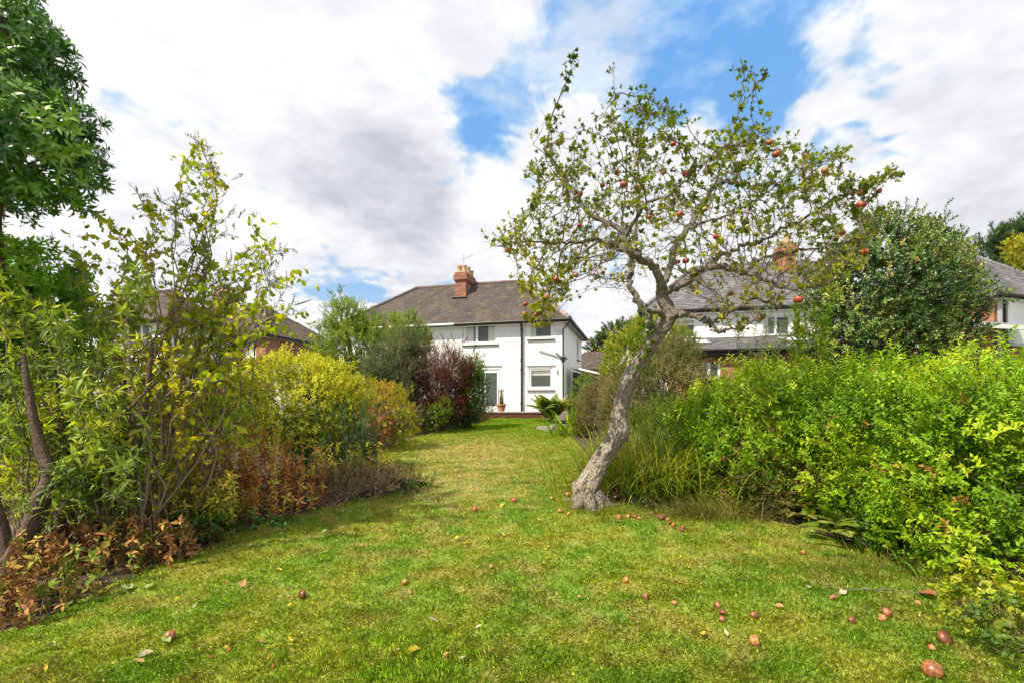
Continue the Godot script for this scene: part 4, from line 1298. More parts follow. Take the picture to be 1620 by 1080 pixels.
# An open shrub: arching stems run from the foot to given goals, side shoots leave them, leaves sit along the shoots.
func open_shrub(called: String, label: String, category: String, where: Vector3, goals: Array, set: Dictionary, cols: Array, o := {}) -> Node3D:
	var plant := thing(called, label, category, where, 0.0, o.get("group", ""))
	var sr: float = o.get("stem_r", 0.012)
	var scol: Color = o.get("stem_color", Color(0.19, 0.15, 0.11))
	var foot_r: float = o.get("foot", 0.25)
	var sides: int = o.get("sides", 6)
	var side_len: float = o.get("side_len", 0.5)
	var gap: float = o.get("spacing", 0.07)
	var start: float = o.get("start", 0.35)
	var wig: float = o.get("wiggle", 0.06)
	var places := []
	var tints := []
	var tw := MB.new()
	var count := 0
	for goal in goals:
		var foot: Vector3 = o.feet[count % o.feet.size()] if o.has("feet") else Vector3(rf(-1, 1) * foot_r, 0, rf(-1, 1) * foot_r)
		foot.y = slope_y(where.z + foot.z) - where.y - 0.06
		count += 1
		var rise: float = goal.y - foot.y
		var a := foot.lerp(goal, 0.33) + Vector3(rf(-wig, wig) * 2.0, rise * o.get("bow", 0.12), rf(-wig, wig) * 2.0)
		var b := foot.lerp(goal, 0.68) + Vector3(rf(-wig, wig) * 2.0, rise * o.get("bow", 0.12), rf(-wig, wig) * 2.0)
		var pts := smooth_path([foot, a, b, goal], 6)
		for k in range(1, pts.size() - 1): pts[k] += Vector3(rf(-wig, wig), rf(-wig, wig), rf(-wig, wig)) * 0.35
		var rr := []
		for k in pts.size(): rr.append(sr * rf(0.95, 1.05) * lerpf(1.0, 0.16, float(k) / (pts.size() - 1)))
		var m := MB.new()
		m.tube(pts, rr, 6, scol * rf(0.7, 1.25))
		put("stem", m.mesh(), mats.get(o.get("bark", "twig_bark")), plant)
		var runs := [[pts, start]]
		for k in sides:
			var f := rf(maxf(start - 0.15, 0.12), 0.97)
			var i := int(f * (pts.size() - 1))
			var from: Vector3 = pts[i]
			var along: Vector3 = (pts[mini(i + 1, pts.size() - 1)] - pts[maxi(i - 1, 0)]).normalized()
			var out: Vector3 = (along * 0.8 + Vector3(rf(-1, 1), rf(-0.25, 0.8), rf(-1, 1)) * o.get("splay", 0.9)).normalized()
			var ln := side_len * rf(0.4, 1.2) * lerpf(1.1, 0.5, f)
			var sp := []
			for q in 5:
				var t := q / 4.0
				sp.append(from + out * ln * t + Vector3(rf(-0.03, 0.03), -o.get("droop", 0.1) * ln * t * t, rf(-0.03, 0.03)) * 1.0)
			var r0: float = rr[i] * 0.6
			tw.tube(sp, [r0, r0 * 0.8, r0 * 0.6, r0 * 0.45, r0 * 0.25], 4, scol * rf(0.8, 1.3), false)
			runs.append([sp, 0.12])
		for run in runs:
			var rp: Array = run[0]
			var ln := 0.0
			for k in rp.size() - 1: ln += (rp[k + 1] - rp[k]).length()
			var nl := int(ln * (1.0 - run[1]) / gap)
			for k in nl:
				var f: float = lerpf(run[1], 1.0, (k + rng.randf()) / maxf(nl, 1))
				var x := f * (rp.size() - 1)
				var i := mini(int(x), rp.size() - 2)
				var p: Vector3 = rp[i].lerp(rp[i + 1], x - i)
				if o.has("low") and where.y + p.y < o.low and rng.randf() < 0.85: continue
				var along: Vector3 = (rp[i + 1] - rp[i]).normalized()
				var out: Vector3 = (Vector3(rf(-1, 1), rf(-0.6, 0.7) - o.get("hang", 0.0), rf(-1, 1)) + along * o.get("along", 0.5)).normalized()
				var s := rf(0.6, 1.25)
				places.append(Transform3D(towards(out, rf(0, TAU)).scaled_local(Vector3(s, s, s)), p))
				var g := 0.5 + noise_a.get_noise_3dv((p + where) * 1.3) * 0.8 + rf(-0.4, 0.4)
				tints.append(pick(cols, g) * rf(0.8, 1.2))
	if tw.v.size(): put("twigs", tw.mesh(), mats.get(o.get("bark", "twig_bark")), plant).set_meta("kind", "stuff")
	foliage(plant, set, places, tints, o.get("mat", "leaf"), o.get("single", 0))
	return plant

# Upright leafy stalks from a patch of ground.
func stalks(called: String, label: String, category: String, where: Vector3, n: int, spread: Vector2, height: Array, set: Dictionary, cols: Array, o := {}) -> Node3D:
	var goals := []
	var feet := []
	for i in n:
		var f := Vector3(rf(-1, 1) * spread.x, 0, rf(-1, 1) * spread.y)
		var h := rf(height[0], height[1])
		feet.append(f)
		goals.append(f + Vector3(rf(-1, 1) * o.get("lean", 0.12) * h + o.get("tilt", 0.0) * h, h, rf(-1, 1) * o.get("lean", 0.12) * h))
	var oo := {"feet": feet, "sides": 0, "stem_r": 0.005, "start": 0.15, "spacing": 0.03, "bow": 0.02, "wiggle": 0.02}
	oo.merge(o, true)
	return open_shrub(called, label, category, where, goals, set, cols, oo)

# Clumps of strap leaves or grass: every leaf a bent blade in one of a few shared variants.
func clump(called: String, label: String, category: String, where: Vector3, n: int, spread: Vector2, length: Array, width: float, cols: Array, o := {}) -> Node3D:
	var plant := thing(called, label, category, where, 0.0, o.get("group", ""))
	var vars := []
	for k in 4:
		var b := MB.new()
		var arch: float = rf(0.35, 1.0) * o.get("arch", 0.8)
		var first := b.v.size()
		for i in 9:
			var t := i / 8.0
			var a: float = arch * t * t * 1.7
			var p := Vector3(0, t - arch * 0.42 * t * t * t, arch * 0.75 * t * t)
			var w: float = 0.5 * (minf(1.0, 0.5 + t * 2.5)) * (1.0 - pow(t, 3.0)) 
			var nn := Vector3(0, sin(a) + 0.2, -cos(a) - 0.1).normalized() * -1.0
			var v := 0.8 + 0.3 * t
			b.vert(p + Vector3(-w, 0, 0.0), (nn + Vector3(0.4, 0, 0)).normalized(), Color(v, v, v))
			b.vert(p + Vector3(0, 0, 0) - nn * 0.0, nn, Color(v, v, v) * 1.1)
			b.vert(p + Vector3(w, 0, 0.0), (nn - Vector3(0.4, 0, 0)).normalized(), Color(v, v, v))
		for i in 8:
			for h in 2:
				var p := first + i * 3 + h
				b.tri(p, p + 3, p + 4); b.tri(p, p + 4, p + 1)
		vars.append(b.mesh())
	var places := [[], [], [], []]
	var tints := [[], [], [], []]
	var lone := 0
	for i in n:
		var f := Vector3(rng.randfn() * 0.5 * spread.x, 0, rng.randfn() * 0.5 * spread.y)
		f.y = slope_y(where.z + f.z) - where.y - 0.02
		var l := rf(length[0], length[1])
		var away := atan2(f.x + rf(-0.1, 0.1), f.z + rf(-0.1, 0.1)) + rf(-0.9, 0.9)
		var b := Basis(Vector3.UP, away) * Basis(Vector3.RIGHT, rf(0.0, o.get("splay", 0.5)))
		var w := width * rf(0.7, 1.3)
		b = b.scaled_local(Vector3(w, l, l))
		var c := pick(cols, rng.randf()) * rf(0.8, 1.2)
		var v := i % 4
		if o.get("parts", false) and lone < 300:
			lone += 1
			put("leaf", vars[v], tinted(o.get("mat", "grass"), c), plant, Transform3D(b, f))
		else:
			places[v].append(Transform3D(b, f))
			tints[v].append(c)
	for v in 4:
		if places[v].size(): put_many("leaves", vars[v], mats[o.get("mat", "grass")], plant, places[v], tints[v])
	return plant

# A fern: arching fronds, each a part with its pinnae.
func fern(label: String, where: Vector3, n: int, length: Array, cols: Array, o := {}) -> Node3D:
	var plant := thing("fern", label, "fern", where, 0.0, o.get("group", ""))
	var vars := []
	for k in 3:
		var b := MB.new()
		var arch := rf(0.5, 0.9)
		var mid := []
		for i in 15:
			var t := i / 14.0
			mid.append(Vector3(0, t - arch * 0.5 * t * t, arch * 0.6 * t * t))
		b.tube(mid, range(15).map(func(i): return lerpf(0.007, 0.002, i / 14.0)), 4, Color(0.8, 0.6, 0.35), false)
		for i in range(1, 40):
			var t := 0.12 + 0.87 * i / 40.0
			var x := t * 14.0
			var j := mini(int(x), 13)
			var p: Vector3 = mid[j].lerp(mid[j + 1], x - j)
			var fwd: Vector3 = (mid[j + 1] - mid[j]).normalized()
			var l: float = 0.2 * sin(PI * pow(t, 0.7)) + 0.015
			for s in [-1.0, 1.0]:
				var d := (Vector3(s, 0, 0) + fwd * 0.45 + Vector3(0, rf(-0.15, 0.05), 0)).normalized()
				var nn := Vector3(1, 0, 0).cross(fwd)
				if nn.y < 0: nn = -nn
				nn = (nn - d * nn.dot(d)).normalized()
				b.leaf(Transform3D(Basis(d.cross(nn), d, nn), p), l, 0.036, LANCE, 0.2, 0.25, Color(1, 1, 1) * rf(0.8, 1.15))
		vars.append(b.mesh())
	for i in n:
		var l := rf(length[0], length[1])
		var a: float = TAU * i / n + rf(-0.3, 0.3)
		if o.has("aim"): a = o.aim + rf(-1.1, 1.1)
		var b := (Basis(Vector3.UP, a) * Basis(Vector3.RIGHT, rf(0.1, o.get("tilt", 0.75)))).scaled_local(Vector3(l, l, l))
		var base := Vector3(rf(-0.05, 0.05), 0.0, rf(-0.05, 0.05))
		put("frond", vars[i % 3], tinted("leaf", pick(cols, rng.randf())), plant, Transform3D(b, base))
	return plant

# ---------- the apple tree ----------
func build_apple_tree():
	var foot := on_ground(936, 800)
	var tree := thing("apple_tree", "old leaning apple tree with gnarled grey trunk and red apples on the lawn edge", "tree", foot)
	var D := -foot.z
	# the trunk: [photo column, row, distance, radius]
	var tk := [[938, 812, 0.0, 0.225], [934, 796, 0.0, 0.205], [929, 775, 0.0, 0.172], [937, 753, 0.0, 0.152], [955, 722, 0.02, 0.138], [974, 692, 0.03, 0.136], [980, 660, 0.03, 0.118], [985, 632, 0.02, 0.113], [995, 603, 0.0, 0.110], [1009, 577, -0.02, 0.108], [1026, 553, -0.04, 0.106], [1040, 530, -0.06, 0.100], [1056, 508, -0.07, 0.102], [1057, 490, -0.08, 0.094], [1049, 472, -0.08, 0.086], [1046, 458, -0.09, 0.078]]
	var path := []
	var rad := []
	for k in tk:
		path.append(at(k[0], k[1], D + k[2]) - foot)
		rad.append(Vector3(k[3] * 0.84, 0, 0))
	path = smooth_path(path, 9)
	rad = smooth_path(rad, 9)
	put("trunk", bark_tube(path, rad.map(func(q): return q.x), 36, 0.2, foot, [[at(989, 684, D - 0.05) - foot, 0.10, 0.055], [at(1066, 497, D - 0.12) - foot, 0.07, 0.035], [at(912, 772, D - 0.12) - foot, 0.14, 0.06], [at(958, 690, D - 0.1) - foot, 0.06, 0.03], [at(990, 600, D - 0.1) - foot, 0.07, 0.03]]), mats.apple_bark, tree)
	for root in [[[940, 778, -0.05, 0.09], [962, 797, -0.03, 0.06], [976, 806, 0.0, 0.03], [988, 810, 0.0, 0.012]], [[925, 780, -0.1, 0.09], [913, 796, -0.14, 0.06], [904, 808, -0.16, 0.03], [898, 813, -0.16, 0.012]], [[932, 786, -0.15, 0.09], [936, 803, -0.24, 0.055], [944, 816, -0.3, 0.03], [950, 822, -0.34, 0.01]], [[925, 785, 0.1, 0.09], [905, 790, 0.25, 0.05], [893, 792, 0.33, 0.02]]]:
		var rp := []
		var rr := []
		for k in root:
			var q := at(k[0], k[1], D + k[2])
			if k[3] < 0.07: q.y = ground_y(q.x, q.z) - 0.006 + k[3] * 0.25
			rp.append(q - foot)
			rr.append(Vector3(k[3], 0, 0))
		put("root", bark_tube(smooth_path(rp, 6), smooth_path(rr, 6).map(func(q): return q.x), 14, 0.25, foot, []), mats.apple_bark, tree)
	# grown limbs: rows of [column, row, nearer (-) or farther (+), radius]
	var limbs := [
		[[1026, 553, -0.02, 0.085], [1031, 530, 0.05, 0.06], [1027, 505, 0.1, 0.055], [1014, 484, 0.14, 0.05], [1002, 464, 0.18, 0.043], [996, 440, 0.24, 0.038], [1000, 418, 0.32, 0.032], [990, 385, 0.5, 0.026], [985, 340, 0.7, 0.018], [992, 290, 0.8, 0.013], [990, 235, 0.9, 0.009]],
		[[1046, 462, -0.09, 0.070], [1043, 444, -0.14, 0.056], [1031, 419, -0.2, 0.052], [1012, 409, -0.25, 0.05], [995, 396, -0.32, 0.048], [977, 391, -0.4, 0.042], [948, 379, -0.5, 0.028], [908, 384, -0.62, 0.018], [870, 386, -0.75, 0.013], [828, 383, -0.85, 0.009], [790, 388, -0.9, 0.006]],
		[[995, 396, -0.32, 0.046], [987, 380, -0.25, 0.042], [971, 358, -0.1, 0.036], [934, 338, 0.1, 0.034], [907, 305, 0.3, 0.032], [884, 271, 0.45, 0.030], [871, 246, 0.5, 0.024], [869, 204, 0.5, 0.013], [884, 155, 0.5, 0.009], [899, 122, 0.48, 0.006], [908, 82, 0.45, 0.004]],
		[[1047, 461, -0.08, 0.070], [1049, 445, 0.02, 0.050], [1063, 420, 0.15, 0.046], [1072, 382, 0.35, 0.044], [1088, 361, 0.5, 0.042], [1113, 321, 0.7, 0.038], [1139, 289, 0.85, 0.036], [1164, 290, 0.9, 0.034], [1193, 295, 0.95, 0.030], [1231, 290, 1.0, 0.026], [1252, 300, 1.0, 0.016], [1290, 285, 1.05, 0.010]],
		[[1047, 463, -0.1, 0.068], [1064, 456, -0.2, 0.046], [1087, 446, -0.35, 0.043], [1115, 425, -0.55, 0.042], [1153, 425, -0.75, 0.038], [1184, 432, -0.9, 0.032], [1222, 447, -1.05, 0.020], [1260, 459, -1.15, 0.013], [1296, 452, -1.2, 0.009], [1340, 432, -1.25, 0.006], [1368, 421, -1.25, 0.004]],
		[[1115, 425, -0.55, 0.036], [1159, 396, -0.65, 0.026], [1195, 385, -0.7, 0.020], [1222, 371, -0.8, 0.018], [1270, 348, -0.95, 0.016], [1318, 314, -1.05, 0.013], [1348, 305, -1.1, 0.010], [1385, 293, -1.1, 0.007], [1412, 279, -1.1, 0.004]],
		[[1184, 432, -0.9, 0.026], [1196, 412, -0.8, 0.022], [1240, 400, -0.7, 0.017], [1290, 392, -0.6, 0.012], [1340, 385, -0.5, 0.009], [1372, 377, -0.5, 0.006]],
		[[1062, 500, -0.1, 0.06], [1082, 499, -0.25, 0.040], [1107, 502, -0.4, 0.036], [1125, 508, -0.5, 0.032], [1149, 497, -0.62, 0.026], [1168, 487, -0.7, 0.022], [1194, 473, -0.8, 0.015], [1215, 480, -0.9, 0.010], [1232, 492, -0.95, 0.006]],
		[[1123, 507, -0.5, 0.028], [1130, 519, -0.55, 0.022], [1139, 526, -0.6, 0.019], [1152, 522, -0.65, 0.014], [1172, 519, -0.7, 0.009], [1196, 505, -0.8, 0.005]],
		[[1049, 500, -0.12, 0.04], [1036, 494, -0.2, 0.03], [1027, 491, -0.24, 0.026]],
		[[1009, 409, -0.25, 0.03], [1005, 370, -0.2, 0.024], [1012, 330, -0.1, 0.018], [1010, 280, 0.0, 0.013], [1018, 220, 0.1, 0.009], [1012, 165, 0.1, 0.005]],
		[[987, 380, -0.25, 0.024], [1020, 325, -0.6, 0.020], [1058, 310, -0.8, 0.016], [1090, 280, -0.95, 0.013], [1120, 250, -1.0, 0.009], [1150, 225, -1.0, 0.006]],
		[[1113, 321, 0.7, 0.020], [1140, 270, 0.4, 0.015], [1158, 225, 0.2, 0.010], [1167, 180, 0.15, 0.007], [1176, 138, 0.1, 0.005], [1178, 106, 0.1, 0.003]],
		[[1167, 180, 0.15, 0.005], [1192, 142, 0.2, 0.004], [1208, 117, 0.2, 0.003]],
		[[948, 379, -0.5, 0.018], [918, 405, -0.8, 0.014], [890, 425, -1.0, 0.010], [868, 455, -1.1, 0.007], [848, 495, -1.15, 0.004]],
		[[992, 290, 0.8, 0.010], [980, 220, 0.75, 0.007], [972, 165, 0.75, 0.005], [973, 120, 0.75, 0.003]],
		[[1088, 361, 0.5, 0.024], [1120, 350, 0.1, 0.018], [1175, 330, -0.2, 0.014], [1220, 300, -0.4, 0.010], [1262, 260, -0.5, 0.006]],
	]
	var np := PackedVector3Array()
	var parent := PackedInt32Array()
	var given := PackedFloat32Array()
	var kids := PackedInt32Array()
	for limb in limbs:
		var lp := []
		var lr := []
		for k in limb:
			lp.append(at(k[0], k[1], D + k[2]) - foot)
			lr.append(Vector3(k[3] * 0.9, 0, 0))
		lp = smooth_path(lp, 6)
		lr = smooth_path(lr, 6)
		for i in range(2, lp.size()):
			lp[i] += Vector3(noise_b.get_noise_2d(i * 0.9, lp[0].x * 50.0), noise_b.get_noise_2d(i * 0.9 + 50.0, lp[0].x * 50.0), noise_b.get_noise_2d(i * 0.9 + 90.0, lp[0].x * 50.0)) * 0.05
		put("limb", bark_tube(lp, lr.map(func(q): return q.x), 14, 0.13, foot, []), mats.apple_bark, tree)
		var last := -1
		for i in lp.size():
			if i > 5:
				np.append(lp[i]); parent.append(last); given.append(lr[i].x); kids.append(0)
				last = np.size() - 1
	# twigs grow towards free space inside the crown's outline
	var outline := PackedVector2Array()
	for p in [[765, 385], [800, 350], [838, 330], [822, 270], [845, 235], [855, 190], [868, 180], [892, 200], [908, 228], [930, 205], [928, 190], [955, 200], [962, 168], [986, 165], [1008, 148], [1040, 138], [1085, 170], [1088, 192], [1068, 222], [1100, 234], [1125, 208], [1158, 205], [1192, 195], [1215, 190], [1248, 212], [1262, 240], [1290, 245], [1330, 225], [1348, 250], [1345, 282], [1422, 268], [1402, 302], [1375, 330], [1392, 370], [1370, 402], [1340, 420], [1262, 462], [1210, 505], [1165, 526], [1128, 490], [1085, 470], [1060, 440], [1020, 440], [970, 470], [915, 430], [905, 480], [866, 535], [818, 500], [812, 462], [832, 432], [800, 420], [785, 392]]:
		outline.append(Vector2(p[0], p[1]))
	var want := PackedVector3Array()
	while want.size() < 3000:
		var px := rf(765, 1422)
		var py := rf(68, 530) if want.size() % 3 else rf(300, 480)
		if not Geometry2D.is_point_in_polygon(Vector2(px, py), outline): continue
		var e := 1.0 - pow((px - 1085.0) / 350.0, 2.0) - pow((py - 340.0) / 330.0, 2.0) * 0.7
		var th := 1.5 * sqrt(maxf(e, 0.05))
		var lean := -0.0011 * (px - 1085.0) if px > 1085.0 else 0.0004 * (px - 1085.0)
		want.append(at(px, py, D + lean + rf(-th, th)) - foot)
	var near := PackedInt32Array()
	var dist := PackedFloat32Array()
	near.resize(want.size()); dist.resize(want.size())
	dist.fill(1e9)
	var alive := range(want.size())
	var fresh := range(np.size())
	var step := 0.075
	var reach := 0.85
	var kill := 0.115
	for round in 60:
		var still := []
		for a in alive:
			var wp := want[a]
			var bd := dist[a]
			var bi := near[a]
			for i in fresh:
				var d := wp.distance_squared_to(np[i])
				if d < bd:
					bd = d
					bi = i
			dist[a] = bd
			near[a] = bi
			if bd > kill * kill: still.append(a)
		alive = still
		var pull := {}
		for a in alive:
			if dist[a] < reach * reach:
				var i := near[a]
				pull[i] = pull.get(i, Vector3.ZERO) + (want[a] - np[i]).normalized()
		fresh = []
		for i in pull:
			if kids[i] > 3: continue
			var d: Vector3 = pull[i].normalized() + Vector3(rf(-1, 1), rf(-1, 1), rf(-1, 1)) * 0.55
			if parent[i] >= 0: d += (np[i] - np[parent[i]]).normalized() * 0.35
			np.append(np[i] + d.normalized() * step * rf(0.8, 1.2)); parent.append(i); given.append(0.0); kids.append(0)
			kids[i] += 1
			fresh.append(np.size() - 1)
		if fresh.is_empty(): break
	# thickness: every twig carries what grows from it
	var thick := PackedFloat32Array()
	thick.resize(np.size())
	for i in range(np.size() - 1, -1, -1):
		if given[i] > 0.0: thick[i] = given[i]
		else:
			thick[i] = maxf(pow(thick[i], 1.0 / 2.2) if thick[i] > 0.0 else 0.0, 0.0032)
			var p := parent[i]
			if p >= 0 and given[p] <= 0.0: thick[p] += pow(thick[i], 2.2)
	var first := {}
	for i in np.size():
		if given[i] <= 0.0 and not first.has(parent[i]): first[parent[i]] = i
	var tw := MB.new()
	var grey := Color(0.165, 0.14, 0.115)
	var ends := []
	for i in np.size():
		if given[i] > 0.0: continue
		var p := parent[i]
		if given[p] > 0.0 or first[p] != i:
			var chain := [np[p], np[i]]
			var rr := [minf(thick[i] * 1.1, thick[p]), thick[i]]
			var k := i
			while first.has(k):
				k = first[k]
				chain.append(np[k]); rr.append(thick[k])
			rr[-1] = 0.0016
			tw.tube(chain, rr, 5, grey * rf(0.8, 1.25), false)
	# spurs with rosettes of leaves
	var set := spray_set({"n": 7, "stem": 0.035, "len": 0.050, "wid": 0.034, "prof": BROAD, "open": 1.1, "first": 0.15, "fold": 0.2, "curl": 0.3, "twig": 0.002, "variants": 5})
	var cols := [Color(0.09, 0.14, 0.018), Color(0.17, 0.225, 0.024), Color(0.29, 0.33, 0.035), Color(0.45, 0.42, 0.045)]
	var places := []
	var tints := []
	for i in np.size():
		var lead := given[i] > 0.0 and given[i] < 0.012
		if not lead and (given[i] > 0.0 or thick[i] > 0.008): continue
		var p := np[i]
		var world := p + foot
		var row := EYE - (world.y - CAM) / -world.z * LENS
		var col := 810.0 + world.x / -world.z * LENS
		var bare := clampf((row - 300.0) / 130.0, 0.0, 1.0) * (1.0 if col < 1260.0 and col > 930.0 else 0.45)
		var hang := exp(-pow((col - 855.0) / 55.0, 2.0) - pow((row - 475.0) / 55.0, 2.0)) 
		var chance := lerpf(0.43, 0.12, bare) + hang * 0.5 + (0.35 if lead else 0.0)
		for k in 2:
			if rng.randf() > chance: continue
			var d := Vector3(rf(-1, 1), rf(-0.35, 1.0), rf(-1, 1)).normalized()
			var ln := rf(0.01, 0.07)
			var q := p + d * ln
			tw.tube([p, p.lerp(q, 0.5) + Vector3(rf(-0.01, 0.01), rf(-0.01, 0.01), 0), q], [0.0026, 0.0022, 0.0018], 4, grey, false)
			var s := rf(0.65, 1.2) * (1.25 if lead and row < 240.0 else 1.0)
			places.append(Transform3D(towards(d + Vector3.UP * 0.5, rf(0, TAU)).scaled_local(Vector3(s, s, s)), q))
			var f := 0.42 + bare * 0.5 + hang * 0.4 - 0.35 * clampf((240.0 - row) / 120.0, 0.0, 1.0) + noise_a.get_noise_3dv(world * 0.9) * 0.5 + rf(-0.35, 0.35)
			tints.append(pick(cols, f) * rf(0.8, 1.2))
		if rng.randf() < 0.30 + 0.5 * bare:                        # bare crooked spurs
			var d := Vector3(rf(-1, 1), rf(-0.8, 0.8), rf(-1, 1)).normalized()
			var a := p + d * rf(0.03, 0.07)
			var b := a + (d + Vector3(rf(-1, 1), rf(-1, 1), rf(-1, 1)) * 0.8).normalized() * rf(0.02, 0.07)
			tw.tube([p, a, b], [0.003, 0.0024, 0.0014], 4, grey, false)
	put("twigs", tw.mesh(), mats.twig_bark, tree).set_meta("kind", "stuff")
	# a third of the leaves sit along short young twigs instead of in rosettes
	var young := spray_set({"n": 5, "stem": 0.085, "len": 0.048, "wid": 0.031, "prof": BROAD, "open": 0.95, "first": 0.1, "fold": 0.25, "curl": 0.35, "twig": 0.0018, "variants": 5})
	var pa := [[], []]
	var ta := [[], []]
	for i in places.size():
		var k := 1 if i % 5 < 2 else 0
		pa[k].append(places[i]); ta[k].append(tints[i])
	foliage(tree, set, pa[0], ta[0], "leaf", 200)
	foliage(tree, young, pa[1], ta[1], "leaf", 100)
	# suckers with fresh leaves on the upper trunk
	var sk_p := []
	var sk_t := []
	for k in 46:
		var q := at(rf(1008, 1036) + rf(-8, 8), rf(485, 600), D - 0.14) - foot
		sk_p.append(Transform3D(towards(Vector3(rf(-0.6, 0.9), rf(0.1, 1), -rf(-1.0, -0.1)), rf(0, TAU)).scaled_local(Vector3.ONE * rf(0.6, 1.0)), q))
		sk_t.append(Color(0.17, 0.27, 0.02) * rf(0.8, 1.2))
	foliage(tree, set, sk_p, sk_t, "leaf", 0, "sucker_leaves")
	# apples on the branches
	var apples := apple_meshes()
	for a in [[881, 221, 13], [1066, 228, 11], [1077, 231, 11], [1078, 273, 13], [985, 288, 13], [922, 303, 11], [955, 290, 9], [979, 270, 9], [1072, 341, 12], [1303, 276, 17], [1310, 270, 12], [1348, 298, 14], [1367, 297, 19], [1363, 322, 19], [1391, 297, 10], [1277, 247, 12], [1226, 243, 13], [1228, 226, 10], [1147, 236, 10], [1179, 226, 10], [1083, 412, 12], [1136, 402, 12], [1073, 416, 10], [1260, 478, 16], [1352, 381, 15], [1332, 361, 14], [1367, 401, 13], [1208, 500, 13], [1154, 466, 11], [1128, 370, 11], [1120, 325, 9], [803, 395, 11], [877, 438, 11], [912, 439, 9], [955, 432, 9], [838, 452, 11], [862, 470, 12], [868, 486, 12], [815, 506, 11], [848, 497, 10], [832, 480, 10], [1008, 300, 9], [1049, 275, 9], [1243, 398, 10], [1100, 455, 9], [1030, 338, 9], [915, 355, 9]]:
		var best := -1
		var bd := 1e9
		for i in np.size():
			var w := np[i] + foot
			var d := Vector2(810.0 + w.x / -w.z * LENS - a[0], EYE - (w.y - CAM) / -w.z * LENS - a[1] + 9.0).length()
			if w.z > -D + 0.3: d -= 3.0
			if d < bd:
				bd = d
				best = i
		var r: float = a[2] * 0.5 / LENS * -(np[best] + foot).z
		r = clampf(r * 0.92, 0.028, 0.05)
		var hangp := np[best] + Vector3(0, -0.035 - r, 0)
		var b := Basis(Vector3(rf(-1, 1), 0, rf(-1, 1)).normalized(), rf(0, 0.5)) * Basis(Vector3.UP, rf(0, TAU))
		var o := put("apple", apples[[0, 0, 0, 1, 0, 3, 0, 1][rng.randi() % 8]], mats.apple_skin, tree, Transform3D(b.scaled_local(Vector3(r, r, r)), hangp))
		var st := MB.new()
		st.tube([Vector3(0, 0.6, 0), Vector3(0.1, 1.0, 0), Vector3(0, 0.95 + 0.04 / r, 0)], [0.07, 0.05, 0.06], 5, Color(0.15, 0.11, 0.06))
		put("stalk", st.mesh(), mats.twig_bark, o)

# a bark-covered tube with ridges, hollows and burls; burls: [centre, width, height]
func bark_tube(path: Array, rad: Array, sides: int, rough: float, off: Vector3, burls: Array) -> ArrayMesh:
	var b := MB.new()
	var m := path.size()
	var x := Vector3.FORWARD
	var ring := []
	var run := 0.0
	for i in m:
		var d: Vector3 = (path[mini(i + 1, m - 1)] - path[maxi(i - 1, 0)]).normalized()
		x = (x - d * x.dot(d)).normalized()
		var y := d.cross(x)
		if i > 0: run += (path[i] - path[i - 1]).length()
		for k in sides + 1:
			var a := TAU * (k % sides) / sides
			var dir := x * cos(a) + y * sin(a)
			var r: float = rad[i]
			var tw := a + run * 1.6
			var ridge := absf(noise_a.get_noise_3d(cos(tw) * 1.3 + off.x, sin(tw) * 1.3, run * 1.5 + path[0].y * 5.0))
			var knob := noise_a.get_noise_3d(cos(a) * 1.1, sin(a) * 1.1 + 30.0, run * (2.2 if rad[0] > 0.1 else 5.0) + path[0].x * 9.0)
			var fine := noise_b.get_noise_3dv((path[i] + dir * r) * 5.5)
			var q := r * (1.0 + rough * (1.2 * ridge - 0.3 + 1.1 * knob) + rough * 0.3 * fine)
			if rad[0] > 0.1 and run < 0.42:                      # root flare
				q += 0.05 * exp(-run / 0.12) * (0.6 + cos(a * 3.0 + 0.6) + 0.6 * cos(a * 5.0 + 2.0))
			var p: Vector3 = path[i] + dir * q
			for u in burls:
				var e: Vector3 = p - u[0]
				p += dir * u[2] * exp(-e.length_squared() / (u[1] * u[1])) * (1.0 + 0.8 * fine)
			ring.append(p)
			b.vert(p, dir, Color.WHITE, Vector2(float(k) / sides, run))
	var w := sides + 1
	for i in m:
		for k in w:
			var e1: Vector3 = ring[mini(i + 1, m - 1) * w + k] - ring[maxi(i - 1, 0) * w + k]
			var kp := (k + 1) % sides
			var km := (k - 1 + sides) % sides
			var e2: Vector3 = ring[i * w + kp] - ring[i * w + km]
			var nn := e2.cross(e1).normalized()
			if nn.dot(b.n[i * w + k]) < 0.0: nn = -nn
			b.n[i * w + k] = nn
	for i in m - 1:
		for k in sides:
			var p := i * w + k
			b.tri(p, p + w, p + w + 1); b.tri(p, p + w + 1, p + 1)
	return b.mesh()

